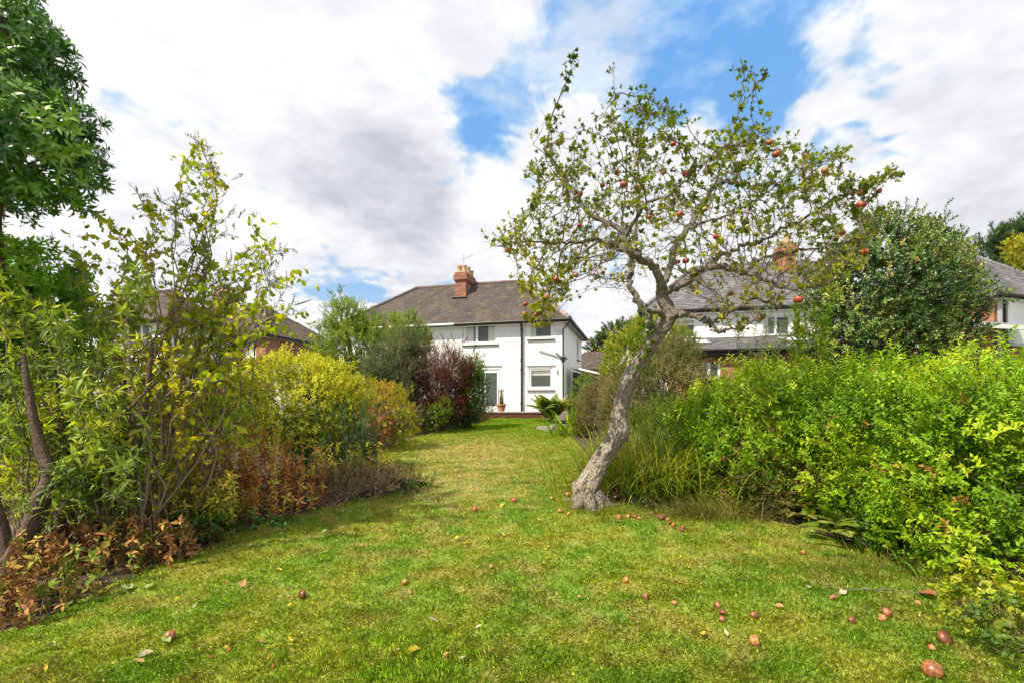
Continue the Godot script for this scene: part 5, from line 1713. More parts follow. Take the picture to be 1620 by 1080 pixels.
func apple_meshes() -> Array:                             # radius 1: red, red-yellow, bruised orange, yellow-green, rotten brown
	var out := []
	var kinds := [[Color(0.42, 0.035, 0.03), Color(0.40, 0.16, 0.05)], [Color(0.45, 0.07, 0.04), Color(0.45, 0.30, 0.06)], [Color(0.48, 0.16, 0.06), Color(0.46, 0.28, 0.10)], [Color(0.40, 0.33, 0.06), Color(0.42, 0.16, 0.06)], [Color(0.24, 0.085, 0.035), Color(0.13, 0.05, 0.025)], [Color(0.42, 0.17, 0.07), Color(0.20, 0.085, 0.04)]]
	for k in kinds.size():
		var b := MB.new()
		var nu := 18
		var nv := 13
		for j in nv + 1:
			var t := PI * j / nv
			for i in nu + 1:
				var a := TAU * (i % nu) / nu
				var r := sin(t) * (1.0 + 0.05 * cos(t)) 
				var lump := 1.0 + 0.05 * noise_a.get_noise_3d(cos(a) * 1.2 + k * 5, sin(a) * 1.2, t) + (0.025 * cos(5.0 * a) if t > 2.2 else 0.0)
				if k >= 4: lump += 0.06 * noise_a.get_noise_3d(cos(a) * 1.6 + k * 7, sin(a) * 1.6, t + 4.0)
				var y := cos(t) * 0.82
				y -= 0.42 * exp(-pow(sin(t) / 0.30, 2.0)) * (1.0 if t < PI / 2 else -0.55)
				var f := clampf(0.5 + noise_a.get_noise_3d(cos(a) * 0.9 + k * 9.0, sin(a) * 0.9, cos(t) * 0.8) * 1.5 + (0.4 if t > 2.3 or t < 0.5 else -0.15), 0.0, 1.0)
				var c: Color = kinds[k][0].lerp(kinds[k][1], f)
				b.vert(Vector3(cos(a) * r * lump, y, sin(a) * r * lump), Vector3(cos(a) * sin(t), cos(t), sin(a) * sin(t)), c)
		for j in nv:
			for i in nu:
				var p := j * (nu + 1) + i
				var q := p + nu + 1
				b.tri(p, q + 1, p + 1); b.tri(p, q, q + 1)
		out.append(b.mesh())
	return out

func gp(x: float, d: float) -> Vector3:
	return Vector3(x, slope_y(-d), -d)

func lobes_at(where: Vector3, list: Array) -> Array:      # each [column, row, distance, half width and half height in photo pixels, half depth in metres]
	return list.map(func(l): return [at(l[0], l[1], l[2]) - where, Vector3(l[3] * l[2] / LENS, l[4] * l[2] / LENS, l[5])])

func goals_at(where: Vector3, list: Array, d0: float, d1: float) -> Array:
	var out := []
	for g in list: out.append(at(g[0], g[1], rf(d0, d1)) - where)
	return out

# ---------- right-hand border ----------
func build_right_border():
	var small := spray_set({"n": 9, "stem": 0.13, "len": 0.045, "wid": 0.023, "prof": OVATE, "open": 1.0, "way": "spiral", "curl": 0.35, "fold": 0.4})
	var w := gp(3.9, 4.6)
	bush("hedge_shrub", "large dense bright green leafy hedge shrub filling the right edge of the garden", "shrub", w, lobes_at(w, [[1600, 750, 3.9, 150, 190, 0.75], [1740, 760, 4.3, 170, 170, 0.8], [1470, 690, 4.6, 140, 115, 0.7], [1610, 668, 5.0, 170, 80, 0.8], [1390, 672, 5.5, 140, 100, 0.8], [1340, 750, 5.3, 90, 90, 0.6], [1510, 640, 6.2, 190, 60, 0.9], [1480, 800, 4.4, 100, 90, 0.5], [1590, 870, 3.7, 120, 80, 0.45], [1400, 790, 4.8, 80, 80, 0.5]]), 11500, small, [Color(0.137, 0.264, 0.015), Color(0.236, 0.419, 0.018), Color(0.346, 0.528, 0.022), Color(0.547, 0.637, 0.037)], {"single": 300, "gap": -0.15, "gapf": 2.2, "rough": 0.25, "scale": [0.55, 1.4], "stems": 14, "stem_r": 0.012, "inner": 0.8, "foot": 0.5, "top": 0.25, "odd": [0.02, Color(0.468, 0.260, 0.065)]})
	var longer := spray_set({"n": 8, "stem": 0.15, "len": 0.075, "wid": 0.028, "prof": LANCE, "open": 1.05, "way": "pairs", "curl": 0.6, "fold": 0.35})
	w = gp(3.1, 6.5)
	bush("flowering_shrub", "yellow green shrub with pinkish tips between the grasses and the large hedge", "shrub", w, lobes_at(w, [[1190, 690, 6.3, 95, 110, 0.8], [1255, 662, 6.6, 85, 72, 0.8], [1130, 672, 7.0, 58, 55, 0.7], [1235, 622, 7.3, 80, 38, 0.8], [1160, 740, 6.2, 60, 60, 0.5]]), 3000, longer, [Color(0.164, 0.309, 0.015), Color(0.309, 0.492, 0.022), Color(0.510, 0.618, 0.037)], {"single": 160, "gap": -0.2, "stems": 12, "foot": 0.5, "droop": 0.5, "top": 0.35, "odd": [0.05, Color(0.546, 0.312, 0.130)]})
	var shoot := spray_set({"n": 2, "stem": 0.0, "len": 0.12, "wid": 0.034, "prof": LANCE, "open": 0.75, "way": "pairs", "curl": 0.3, "fold": 0.5})
	w = gp(3.85, 6.3)
	stalks("tall_shoots", "tall upright leafy green shoots rising above the hedge below the holly tree", "plant", w, 9, Vector2(0.30, 0.25), [2.3, 3.1], shoot, [Color(0.130, 0.260, 0.013), Color(0.286, 0.403, 0.026), Color(0.390, 0.429, 0.039)], {"spacing": 0.035, "start": 0.45, "along": 1.6, "stem_r": 0.009, "stem_color": Color(0.286, 0.260, 0.065)})
	var silver := spray_set({"n": 6, "stem": 0.10, "len": 0.05, "wid": 0.013, "prof": LANCE, "open": 0.8})
	w = gp(3.9, 8.3)
	open_shrub("silver_shrub", "airy grey green willow-like shrub in front of the slate roof house", "shrub", w, goals_at(w, [[1175, 500], [1200, 480], [1230, 470], [1250, 500], [1215, 520], [1290, 490], [1305, 520], [1180, 545], [1240, 540], [1270, 470], [1310, 550], [1195, 560]], 7.8, 8.8), silver, [Color(0.221, 0.286, 0.156), Color(0.312, 0.377, 0.195), Color(0.260, 0.364, 0.078)], {"sides": 7, "side_len": 0.5, "spacing": 0.055, "along": 1.0, "stem_r": 0.008, "single": 0})
	# holly-like tree
	var holly := spray_set({"n": 10, "stem": 0.22, "len": 0.085, "wid": 0.04, "prof": OVATE, "open": 1.0, "curl": 0.2, "fold": 0.5})
	w = gp(9.4, 12.2)
	bush("holly_tree", "dark green holly-like tree with glossy leaves behind the right hedge", "tree", w, lobes_at(w, [[1400, 440, 12.0, 92, 80, 1.4], [1355, 505, 12.0, 66, 65, 1.1], [1468, 480, 12.4, 66, 75, 1.2], [1415, 378, 12.2, 48, 42, 0.8], [1470, 405, 12.4, 38, 42, 0.7], [1498, 450, 12.8, 36, 28, 0.6], [1400, 545, 12.0, 120, 45, 1.4], [1345, 430, 12.2, 38, 45, 0.7], [1488, 520, 12.5, 38, 40, 0.8]]), 8000, holly, [Color(0.034, 0.078, 0.015), Color(0.069, 0.136, 0.024), Color(0.136, 0.224, 0.034), Color(0.292, 0.330, 0.039)], {"mat": "glossy_leaf", "gap": -0.4, "rough": 0.3, "stems": 8, "stem_r": 0.06, "foot": 0.15, "odd": [0.015, Color(0.442, 0.312, 0.065)], "scale": [0.6, 1.25]})
	var needle := spray_set({"n": 16, "stem": 0.5, "len": 0.42, "wid": 0.07, "prof": LANCE, "open": 1.0, "twig": 0.02})
	w = gp(47.5, 46.0)
	bush("pine_tree", "large dark pine tree behind the brick house at the right edge", "tree", w, lobes_at(w, [[1600, 385, 46.0, 42, 22, 2.6], [1580, 410, 46.0, 40, 20, 2.6], [1640, 400, 46.5, 60, 50, 3.0], [1565, 430, 45.5, 30, 14, 2.0], [1620, 365, 46.5, 26, 14, 1.8], [1600, 440, 46.0, 60, 24, 3.0]]), 2600, needle, [Color(0.039, 0.072, 0.029), Color(0.065, 0.117, 0.046), Color(0.098, 0.156, 0.058)], {"stems": 7, "stem_r": 0.35, "foot": 0.6, "rough": 0.35, "gap": -0.1, "gapf": 0.35})
	w = gp(27.5, 25.5)
	bush("yellow_tree", "yellow leaved tree top peeping over the slate roof at the right edge", "tree", w, lobes_at(w, [[1628, 395, 25.5, 26, 20, 0.9], [1640, 425, 25.5, 30, 30, 1.0]]), 420, holly, [Color(0.390, 0.390, 0.039), Color(0.546, 0.468, 0.039)], {"stems": 4, "stem_r": 0.08, "scale": [1.2, 2.0]})
	# brambly mid-distance mass
	var fine := spray_set({"n": 9, "stem": 0.16, "len": 0.035, "wid": 0.016, "prof": OVATE, "open": 1.0})
	w = gp(3.2, 10.6)
	bush("bramble_thicket", "dull grey green brambly thicket behind the apple trunk", "shrub", w, lobes_at(w, [[1050, 620, 10.2, 50, 50, 0.9], [1000, 640, 11.5, 45, 50, 0.9], [1090, 632, 9.6, 40, 40, 0.9], [1120, 650, 9.0, 45, 42, 0.8], [1060, 570, 11.0, 40, 30, 0.8]]), 8000, fine, [Color(0.090, 0.122, 0.036), Color(0.155, 0.188, 0.057), Color(0.260, 0.253, 0.098), Color(0.357, 0.293, 0.146)], {"gap": -0.15, "rough": 0.3, "stems": 22, "foot": 0.7, "scale": [0.7, 1.5], "lift": 0.7})
	w = gp(2.55, 14.0)
	bush("dry_thicket", "pale brown dry twiggy thicket left of the apple trunk at the lawn edge", "shrub", w, lobes_at(w, [[950, 645, 13.8, 28, 48, 0.7], [930, 660, 14.2, 20, 35, 0.6], [975, 640, 13.0, 25, 50, 0.6]]), 3200, fine, [Color(0.156, 0.143, 0.052), Color(0.286, 0.234, 0.111), Color(0.338, 0.286, 0.143)], {"gap": -0.1, "stems": 30, "stem_r": 0.008, "stem_color": Color(0.312, 0.247, 0.169), "foot": 0.5, "scale": [0.7, 1.4], "lift": 1.0})
	var mid := spray_set({"n": 9, "stem": 0.22, "len": 0.07, "wid": 0.035, "prof": OVATE, "open": 1.0})
	w = gp(4.5, 16.2)
	bush("golden_shrub", "rounded golden green shrub behind the apple trunk beside the slate roof house", "shrub", w, lobes_at(w, [[1000, 565, 16.0, 42, 40, 1.0], [1060, 555, 16.4, 38, 42, 1.0], [1030, 530, 16.2, 32, 28, 0.8], [975, 590, 15.8, 22, 25, 0.6]]), 2300, mid, [Color(0.156, 0.234, 0.016), Color(0.286, 0.351, 0.023), Color(0.442, 0.442, 0.033)], {"stems": 8, "foot": 0.5, "top": 0.4})
	w = gp(2.95, 20.8)
	bush("climbing_shrub", "small light green shrub in front of the dark lean-to shed", "shrub", w, lobes_at(w, [[920, 625, 20.8, 15, 22, 0.5], [928, 605, 20.8, 10, 14, 0.4], [912, 645, 20.5, 12, 14, 0.4]]), 620, mid, [Color(0.130, 0.221, 0.019), Color(0.260, 0.338, 0.039)], {"stems": 5, "foot": 0.2, "scale": [0.6, 1.1]})
	# strap leaves and ferns by the house
	w = on_ground(906, 688)
	clump("strap_leaf_clump", "clump of bright green sword-shaped leaves at the right lawn edge near the house", "plant", w, 80, Vector2(0.45, 0.35), [0.7, 1.5], 0.06, [Color(0.182, 0.364, 0.022), Color(0.346, 0.528, 0.032), Color(0.510, 0.601, 0.073)], {"splay": 0.8, "arch": 0.7, "parts": true})
	w = on_ground(872, 667)
	fern("dense fern clump with arching fronds against the white wall near the drainpipe", w, 50, [1.1, 1.8], [Color(0.156, 0.254, 0.050), Color(0.292, 0.351, 0.058), Color(0.468, 0.429, 0.098)], {"tilt": 0.45})
	# grasses beside the trunk
	w = on_ground(1040, 775)
	clump("ornamental_grass", "tall yellow green grass clump just right of the apple trunk", "grass clump", w, 1700, Vector2(1.0, 0.75), [0.6, 1.3], 0.019, [Color(0.24, 0.42, 0.03), Color(0.40, 0.54, 0.05), Color(0.58, 0.60, 0.08), Color(0.62, 0.52, 0.18)], {"splay": 0.5, "arch": 0.95})
	w = on_ground(1080, 785)
	clump("day_lily_clump", "clump of broad arching green strap leaves at the lawn edge before the grass", "plant", w, 210, Vector2(0.7, 0.4), [0.4, 0.9], 0.028, [Color(0.171, 0.365, 0.030), Color(0.318, 0.536, 0.040), Color(0.660, 0.660, 0.073)], {"splay": 0.7, "arch": 0.9, "parts": true})
	w = on_ground(985, 735)
	clump("ornamental_grass", "lower yellowing grass clump behind the apple trunk", "grass clump", w + Vector3(0.3, 0, -0.4), 700, Vector2(0.6, 0.9), [0.4, 0.95], 0.013, [Color(0.398, 0.568, 0.056), Color(0.660, 0.660, 0.086), Color(0.660, 0.660, 0.256)], {"splay": 0.5, "arch": 0.8})
	var feather := spray_set({"n": 16, "stem": 0.22, "len": 0.05, "wid": 0.005, "prof": LANCE, "open": 0.8})
	w = gp(1.75, 7.3)
	bush("feathery_plant", "soft feathery fine leaved plant among the grasses behind the trunk", "plant", w, lobes_at(w, [[1010, 710, 7.3, 45, 60, 0.4], [1050, 690, 7.3, 40, 50, 0.4]]), 800, feather, [Color(0.203, 0.372, 0.034), Color(0.372, 0.507, 0.068)], {"stems": 14, "stem_r": 0.005, "foot": 0.3, "lift": 1.4})
	w = on_ground(1150, 815)
	clump("dry_grass_tuft", "flattened tuft of dry olive grass at the foot of the right shrubs", "grass clump", w, 1500, Vector2(0.75, 0.22), [0.2, 0.5], 0.006, [Color(0.260, 0.338, 0.066), Color(0.494, 0.494, 0.130), Color(0.660, 0.598, 0.234)], {"splay": 1.1, "arch": 1.1})
	# ferns and dark broad leaves under the hedge
	fern("green fern with low arching fronds under the hedge, the nearer one over the lawn edge", on_ground(1330, 852), 13, [0.32, 0.6], [Color(0.137, 0.254, 0.035), Color(0.254, 0.370, 0.050), Color(0.429, 0.429, 0.098)], {"aim": -0.9, "group": "ferns under the hedge"})
	fern("olive fern with fading brown fronds under the hedge beside the dry grass", on_ground(1265, 822), 10, [0.3, 0.55], [Color(0.182, 0.237, 0.046), Color(0.364, 0.328, 0.091), Color(0.473, 0.309, 0.109)], {"aim": -0.7, "group": "ferns under the hedge"})
	fern("dark fern standing upright in the shade of the large hedge", on_ground(1420, 872), 12, [0.35, 0.6], [Color(0.111, 0.221, 0.031), Color(0.221, 0.354, 0.044)], {"aim": -0.8, "group": "ferns under the hedge"})
	w = on_ground(1450, 890)
	clump("hart_tongue_fern", "clump of broad dark glossy tongue-shaped leaves at the foot of the hedge", "plant", w + Vector3(0.05, 0, -0.25), 60, Vector2(0.4, 0.3), [0.3, 0.6], 0.045, [Color(0.066, 0.167, 0.022), Color(0.155, 0.287, 0.032)], {"splay": 0.9, "arch": 0.9, "mat": "glossy_leaf", "parts": true})
	var scrub := spray_set({"n": 7, "stem": 0.10, "len": 0.04, "wid": 0.02, "prof": OVATE, "open": 1.1})
	w = on_ground(1235, 828) + Vector3(0.15, 0, -0.35)
	bush("low_brown_plant", "low brown stemmed plant with small leaves in the shade under the pink tipped shrub", "plant", w, [[Vector3(0, 0.25, 0), Vector3(0.55, 0.35, 0.3)]], 500, scrub, [Color(0.078, 0.104, 0.019), Color(0.208, 0.208, 0.039), Color(0.325, 0.182, 0.078)], {"stems": 18, "stem_r": 0.006, "foot": 0.4})
	var lobed := spray_set({"n": 4, "stem": 0.10, "len": 0.045, "wid": 0.04, "prof": HEART, "open": 1.2, "first": 0.6})
	w = on_ground(1585, 1000)
	bush("yellow_leaf_plant", "low plant with yellow rounded leaves in the bottom right corner of the lawn", "plant", w, [[Vector3(-0.12, 0.10, 0.05), Vector3(0.22, 0.14, 0.16)], [Vector3(0.1, 0.16, -0.1), Vector3(0.25, 0.2, 0.2)]], 120, lobed, [Color(0.286, 0.377, 0.026), Color(0.546, 0.520, 0.039)], {"stems": 8, "stem_r": 0.004, "foot": 0.12, "single": 280, "lift": 1.0})
	w = on_ground(1625, 1040)
	bush("green_leaf_plant", "low plant with dull green lobed leaves cut by the right edge of the picture", "plant", w, [[Vector3(0, 0.12, 0), Vector3(0.24, 0.16, 0.24)]], 70, lobed, [Color(0.091, 0.182, 0.026), Color(0.182, 0.260, 0.039)], {"stems": 8, "stem_r": 0.004, "foot": 0.12, "single": 200, "lift": 1.0})
	# a stick with a few leaves fallen on the lawn
	var p0 := on_ground(1290, 902)
	var br := thing("fallen_twig", "long thin fallen twig with a few green leaves lying on the lawn before the hedge", "twig", p0)
	var line := []
	for q in [[1285, 905], [1300, 925], [1325, 938], [1380, 940], [1440, 944], [1490, 948]]: line.append(on_ground(q[0], q[1]) - p0 + Vector3(0, 0.03, 0))
	line = smooth_path(line, 4)
	var b := MB.new()
	b.tube(line, range(line.size()).map(func(i): return 0.0025 + 0.0001 * i), 5, Color(0.156, 0.130, 0.104))
	put("stem", b.mesh(), mats.twig_bark, br)
	for i in 14:
		var s := rf(0.7, 1.1)
		put("leaf", silver.leaf, tinted("leaf", Color(0.208, 0.286, 0.143)), br, Transform3D(towards(Vector3(rf(-1, 1), rf(0.0, 0.6), rf(-1, 1)), rf(0, 6)).scaled_local(Vector3.ONE * s), line[rng.randi_range(2, 15)] + Vector3(0, 0.005, 0)))
	# thin cane beside the trunk
	var cane := thing("garden_cane", "thin bare cane leaning behind the apple trunk", "cane", gp(1.55, 7.0))
	bar(cane, "cane", [at(992, 664, 7.0) - cane.position - Vector3(0, 0.9, 0), at(992, 664, 7.0) - cane.position, at(1020, 590, 7.1) - cane.position], 0.006, mats.dark, 5)
	# boundary hedge down the right side, behind everything
	w = gp(6.8, 11.0) + Vector3(0.5, -0.35, 0)
	bush("boundary_hedge", "green boundary hedge running behind the right border towards the slate roof house", "hedge", w, [[Vector3(-1.0, 1.0, 3.2), Vector3(0.9, 1.05, 1.6)], [Vector3(-0.6, 1.0, 0.6), Vector3(0.9, 1.05, 1.6)], [Vector3(-0.6, 1.0, -2.4), Vector3(0.9, 1.0, 1.8)], [Vector3(-0.8, 0.9, -5.6), Vector3(0.9, 1.0, 1.9)], [Vector3(-1.4, 0.8, -8.6), Vector3(0.9, 0.9, 1.8)], [Vector3(2.2, 1.0, 2.4), Vector3(1.6, 1.0, 1.2)]], 4200, mid, [Color(0.078, 0.143, 0.016), Color(0.143, 0.221, 0.021), Color(0.221, 0.286, 0.026)], {"stems": 12, "foot": 1.2})

	w = on_ground(938, 806)
	clump("grass_fringe", "fringe of longer grass around the foot of the apple trunk", "grass clump", w, 800, Vector2(0.44, 0.34), [0.06, 0.22], 0.006, [Color(0.22, 0.36, 0.03), Color(0.40, 0.44, 0.06), Color(0.5, 0.44, 0.15)], {"splay": 0.8, "arch": 0.9})
	w = on_ground(1400, 905)
	clump("grass_fringe", "fringe of long pale grass between the lawn and the foot of the hedge", "grass clump", w, 900, Vector2(0.9, 0.28), [0.08, 0.26], 0.006, [Color(0.22, 0.36, 0.03), Color(0.36, 0.42, 0.06), Color(0.5, 0.44, 0.15)], {"splay": 0.9, "arch": 1.0})

# ---------- left-hand border ----------
func build_left_border():
	var big := spray_set({"n": 8, "stem": 0.05, "len": 0.09, "wid": 0.027, "prof": ELLIPSE, "open": 1.1, "curl": 0.25, "fold": 0.3, "twig": 0.003, "rib": 1.35})
	var w := gp(-4.75, 4.3)
	var ever := bush("evergreen_tree", "dark glossy evergreen tree overhanging the top left corner", "tree", w, lobes_at(w, [[-5, 190, 4.1, 110, 120, 0.7], [-90, 60, 4.3, 140, 130, 0.8], [55, 270, 4.1, 65, 55, 0.45], [-80, 270, 4.3, 120, 70, 0.6], [62, 205, 4.0, 66, 64, 0.45], [15, 90, 4.2, 72, 70, 0.5], [-25, 10, 4.3, 65, 75, 0.5]]), 2700, big, [Color(0.055, 0.140, 0.035), Color(0.100, 0.230, 0.044), Color(0.170, 0.328, 0.050), Color(0.299, 0.457, 0.060)], {"mat": "glossy_leaf", "single": 300, "stems": 0, "rough": 0.2, "gap": -0.4, "lift": 0.15, "droop": 0.15, "scale": [0.75, 1.2]})
	put("trunk", bark_tube(smooth_path([Vector3(-0.1, -0.1, 0.0), Vector3(-0.05, 1.2, 0.05), Vector3(0.1, 2.4, 0.0), Vector3(0.2, 3.6, 0.1), Vector3(0.45, 4.6, 0.2)], 6), range(25).map(func(i): return lerpf(0.13, 0.05, i / 24.0)), 14, 0.2, w, []), mats.old_bark, ever)
	for k in [[Vector3(0.1, 2.6, 0.0), at(20, 240, 4.2)], [Vector3(0.2, 3.6, 0.1), at(60, 150, 4.15)], [Vector3(0.25, 3.8, 0.1), at(-40, 60, 4.3)]]:
		var e: Vector3 = k[1] - ever.position
		put("limb", bark_tube(smooth_path([k[0], k[0].lerp(e, 0.5) + Vector3(0, 0.12, 0), e], 6), range(13).map(func(i): return lerpf(0.05, 0.008, i / 12.0)), 10, 0.15, w, []), mats.old_bark, ever)
	w = gp(-5.2, 4.9)
	bush("laurel_shrub", "bright green laurel-like shrub at the left edge below the overhanging evergreen", "shrub", w, lobes_at(w, [[30, 440, 4.7, 72, 58, 0.6], [-70, 450, 4.8, 110, 80, 0.7], [-20, 540, 4.8, 120, 100, 0.6], [70, 510, 4.9, 75, 70, 0.5]]), 1900, big, [Color(0.126, 0.296, 0.031), Color(0.275, 0.486, 0.043), Color(0.508, 0.660, 0.064)], {"single": 120, "stems": 8, "stem_r": 0.02, "gap": -0.5})
	# grey-green shrub with thick bare legs
	var lance := spray_set({"n": 5, "stem": 0.05, "len": 0.10, "wid": 0.024, "prof": LANCE, "open": 0.9, "way": "pairs", "curl": 0.55, "fold": 0.3, "first": 0.3, "rib": 1.3})
	w = on_ground(120, 890)
	var goals := []
	for k in 62: goals.append([rf(-70, 225), rf(425, 730)])
	var legs := open_shrub("butterfly_bush", "grey green shrub with long narrow leaves and bare brown legs at the left edge", "shrub", w, goals_at(w, goals, 3.7, 4.9), lance, [Color(0.149, 0.230, 0.057), Color(0.253, 0.356, 0.069), Color(0.368, 0.460, 0.057), Color(0.552, 0.575, 0.046)], {"feet": [Vector3(-0.45, 0, 0.05), Vector3(-0.25, 0, 0.1), Vector3(0.25, 0, 0.0), Vector3(0.36, 0, -0.12), Vector3(0.05, 0, -0.25)], "stem_r": 0.0125, "sides": 6, "side_len": 0.4, "spacing": 0.07, "start": 0.3, "single": 300, "bow": 0.05, "wiggle": 0.05, "stem_color": Color(0.208, 0.150, 0.111), "low": 0.45})
	for leg in [[[[10, 915, 0.10], [40, 850, 0.085], [66, 790, 0.075], [78, 750, 0.062], [66, 715, 0.05], [48, 640, 0.034], [36, 560, 0.02]], 3.85], [[[20, 910, 0.06], [0, 830, 0.055], [-25, 760, 0.05], [-40, 690, 0.04], [-30, 600, 0.03]], 3.9], [[[174, 885, 0.065], [186, 820, 0.05], [198, 760, 0.045], [212, 700, 0.038], [232, 620, 0.028], [240, 540, 0.02]], 4.25], [[[186, 880, 0.05], [170, 810, 0.042], [160, 740, 0.038], [142, 660, 0.03], [120, 580, 0.02]], 4.3], [[[74, 770, 0.035], [110, 735, 0.026], [150, 700, 0.022], [190, 660, 0.018], [250, 600, 0.012]], 3.95], [[[110, 890, 0.05], [100, 820, 0.045], [108, 740, 0.04], [92, 660, 0.03], [84, 560, 0.02]], 4.15]]:
		var lp := []
		var lr := []
		for k in leg[0]:
			lp.append(at(k[0], k[1], leg[1]) - w)
			lr.append(Vector3(k[2] * 0.85, 0, 0))
		lp = smooth_path(lp, 7)
		lr = smooth_path(lr, 7)
		put("trunk", bark_tube(lp, lr.map(func(q): return q.x), 14, 0.26, w, []), mats.old_bark, legs)
	# the yellowing open shrub
	var heart := spray_set({"n": 2, "stem": 0.035, "len": 0.068, "wid": 0.056, "prof": BROAD, "open": 1.1, "way": "pairs", "curl": 0.35, "fold": 0.15, "first": 0.8, "rib": 1.15})
	w = on_ground(225, 858)
	goals = [[310, 222], [318, 262], [350, 290], [240, 318], [163, 345], [178, 415], [262, 395], [402, 345], [428, 380], [470, 440], [484, 492], [452, 520], [420, 470], [380, 400], [335, 335], [292, 335], [222, 380], [152, 405], [205, 450], [362, 515], [418, 640], [432, 570], [300, 440], [392, 605], [350, 655], [330, 420], [385, 455], [350, 470], [300, 500], [410, 520], [250, 470], [440, 480], [290, 560], [235, 540], [375, 690], [300, 640], [320, 540]]
	open_shrub("yellowing_shrub", "open shrub with arching twigs and yellowing heart-shaped leaves left of the lawn", "shrub", w, goals_at(w, goals, 4.3, 5.5), heart, [Color(0.26, 0.37, 0.02), Color(0.44, 0.49, 0.025), Color(0.63, 0.60, 0.04), Color(0.68, 0.54, 0.06)], {"foot": 0.45, "stem_r": 0.011, "sides": 13, "side_len": 0.62, "spacing": 0.072, "start": 0.36, "single": 300, "hang": 0.5, "droop": 0.3, "bow": 0.2, "wiggle": 0.13, "splay": 1.3, "stem_color": Color(0.273, 0.221, 0.156)})
	var tiny := spray_set({"n": 9, "stem": 0.12, "len": 0.026, "wid": 0.013, "prof": OVATE, "open": 1.0, "way": "flat"})
	w = on_ground(300, 830)
	open_shrub("small_leaf_shrub", "tall small leaved shrub with dark twigs growing through the yellowing shrub", "shrub", w, goals_at(w, [[305, 215], [330, 260], [215, 300], [250, 315], [300, 300], [400, 400], [450, 395], [440, 440], [470, 480], [420, 430], [370, 430], [350, 500], [300, 380], [260, 450], [390, 540], [330, 580], [380, 480]], 4.8, 5.8), tiny, [Color(0.078, 0.117, 0.026), Color(0.130, 0.195, 0.026), Color(0.208, 0.247, 0.039), Color(0.260, 0.117, 0.078)], {"foot": 0.6, "stem_r": 0.008, "sides": 7, "side_len": 0.5, "spacing": 0.07, "start": 0.55, "bow": 0.2, "wiggle": 0.12, "along": 1.0, "stem_color": Color(0.169, 0.130, 0.111)})
	var mid := spray_set({"n": 8, "stem": 0.12, "len": 0.05, "wid": 0.026, "prof": OVATE, "open": 1.05})
	w = gp(-4.6, 6.3)
	bush("understorey_shrub", "mixed green shrub in the shade behind the yellowing shrub", "shrub", w, lobes_at(w, [[250, 660, 6.2, 90, 60, 0.5], [340, 670, 6.4, 70, 55, 0.5], [170, 640, 6.2, 80, 80, 0.5], [300, 620, 6.8, 100, 50, 0.5], [90, 680, 6.0, 90, 90, 0.5]]), 1500, mid, [Color(0.118, 0.202, 0.029), Color(0.237, 0.332, 0.042), Color(0.450, 0.520, 0.072)], {"stems": 16, "foot": 0.9, "gap": -0.1, "odd": [0.05, Color(0.416, 0.221, 0.065)]})
	w = gp(-4.9, 7.1)
	bush("red_leaf_shrub", "shrub with pinkish red autumn leaves glimpsed behind the yellowing shrub", "shrub", w, lobes_at(w, [[285, 655, 7.1, 45, 30, 0.35], [340, 640, 7.2, 25, 20, 0.3]]), 260, mid, [Color(0.455, 0.065, 0.046), Color(0.620, 0.143, 0.091)], {"stems": 8, "foot": 0.4})
	# golden privet
	w = gp(-3.7, 8.2)
	bush("golden_privet", "rounded golden yellow leaved shrub in the middle of the left border", "shrub", w, lobes_at(w, [[470, 645, 8.0, 92, 72, 0.85], [425, 625, 8.3, 60, 58, 0.7], [525, 655, 8.1, 55, 66, 0.7], [455, 600, 8.2, 70, 40, 0.7], [510, 610, 8.4, 45, 38, 0.6]]), 4600, mid, [Color(0.164, 0.209, 0.011), Color(0.359, 0.389, 0.018), Color(0.598, 0.568, 0.026), Color(0.660, 0.660, 0.038)], {"gap": -0.22, "stems": 14, "foot": 0.5, "top": 0.75, "scale": [0.6, 1.15], "rough": 0.25})
	w = gp(-3.15, 11.7)
	bush("golden_shrub", "second smaller golden shrub with orange tints beyond the golden privet", "shrub", w, lobes_at(w, [[605, 655, 11.5, 50, 48, 0.8], [565, 645, 12.0, 45, 48, 0.8], [638, 668, 11.4, 24, 32, 0.5], [590, 625, 11.8, 40, 28, 0.6]]), 2600, mid, [Color(0.169, 0.208, 0.016), Color(0.351, 0.351, 0.023), Color(0.546, 0.468, 0.033), Color(0.585, 0.312, 0.052)], {"gap": -0.22, "stems": 10, "foot": 0.4, "top": 0.4, "scale": [0.6, 1.1]})
	w = gp(-3.05, 10.9)
	bush("russet_plant", "russet brown leaved plant in front of the second golden shrub", "plant", w, lobes_at(w, [[592, 668, 10.9, 32, 28, 0.35], [575, 690, 10.8, 22, 24, 0.3]]), 520, mid, [Color(0.221, 0.072, 0.039), Color(0.390, 0.143, 0.072), Color(0.468, 0.260, 0.104)], {"stems": 12, "stem_r": 0.006, "foot": 0.2, "scale": [0.6, 1.0], "mat": "dry_leaf"})
	# autumn perennials at the front
	var rung := spray_set({"n": 4, "stem": 0.02, "len": 0.075, "wid": 0.024, "prof": LANCE, "open": 1.35, "way": "pairs", "curl": 0.5, "fold": 0.35})
	var autumn := [Color(0.32, 0.36, 0.04), Color(0.55, 0.48, 0.08), Color(0.60, 0.36, 0.08), Color(0.55, 0.20, 0.06), Color(0.34, 0.11, 0.045)]
	w = on_ground(385, 812)
	stalks("autumn_perennial", "stand of orange and rust coloured upright leafy stalks below the golden privet", "plant", w, 75, Vector2(0.85, 0.36), [0.35, 1.05], rung, autumn, {"spacing": 0.034, "along": 0.3, "mat": "dry_leaf", "stem_color": Color(0.312, 0.156, 0.091), "start": 0.1, "single": 100})
	w = on_ground(300, 850)
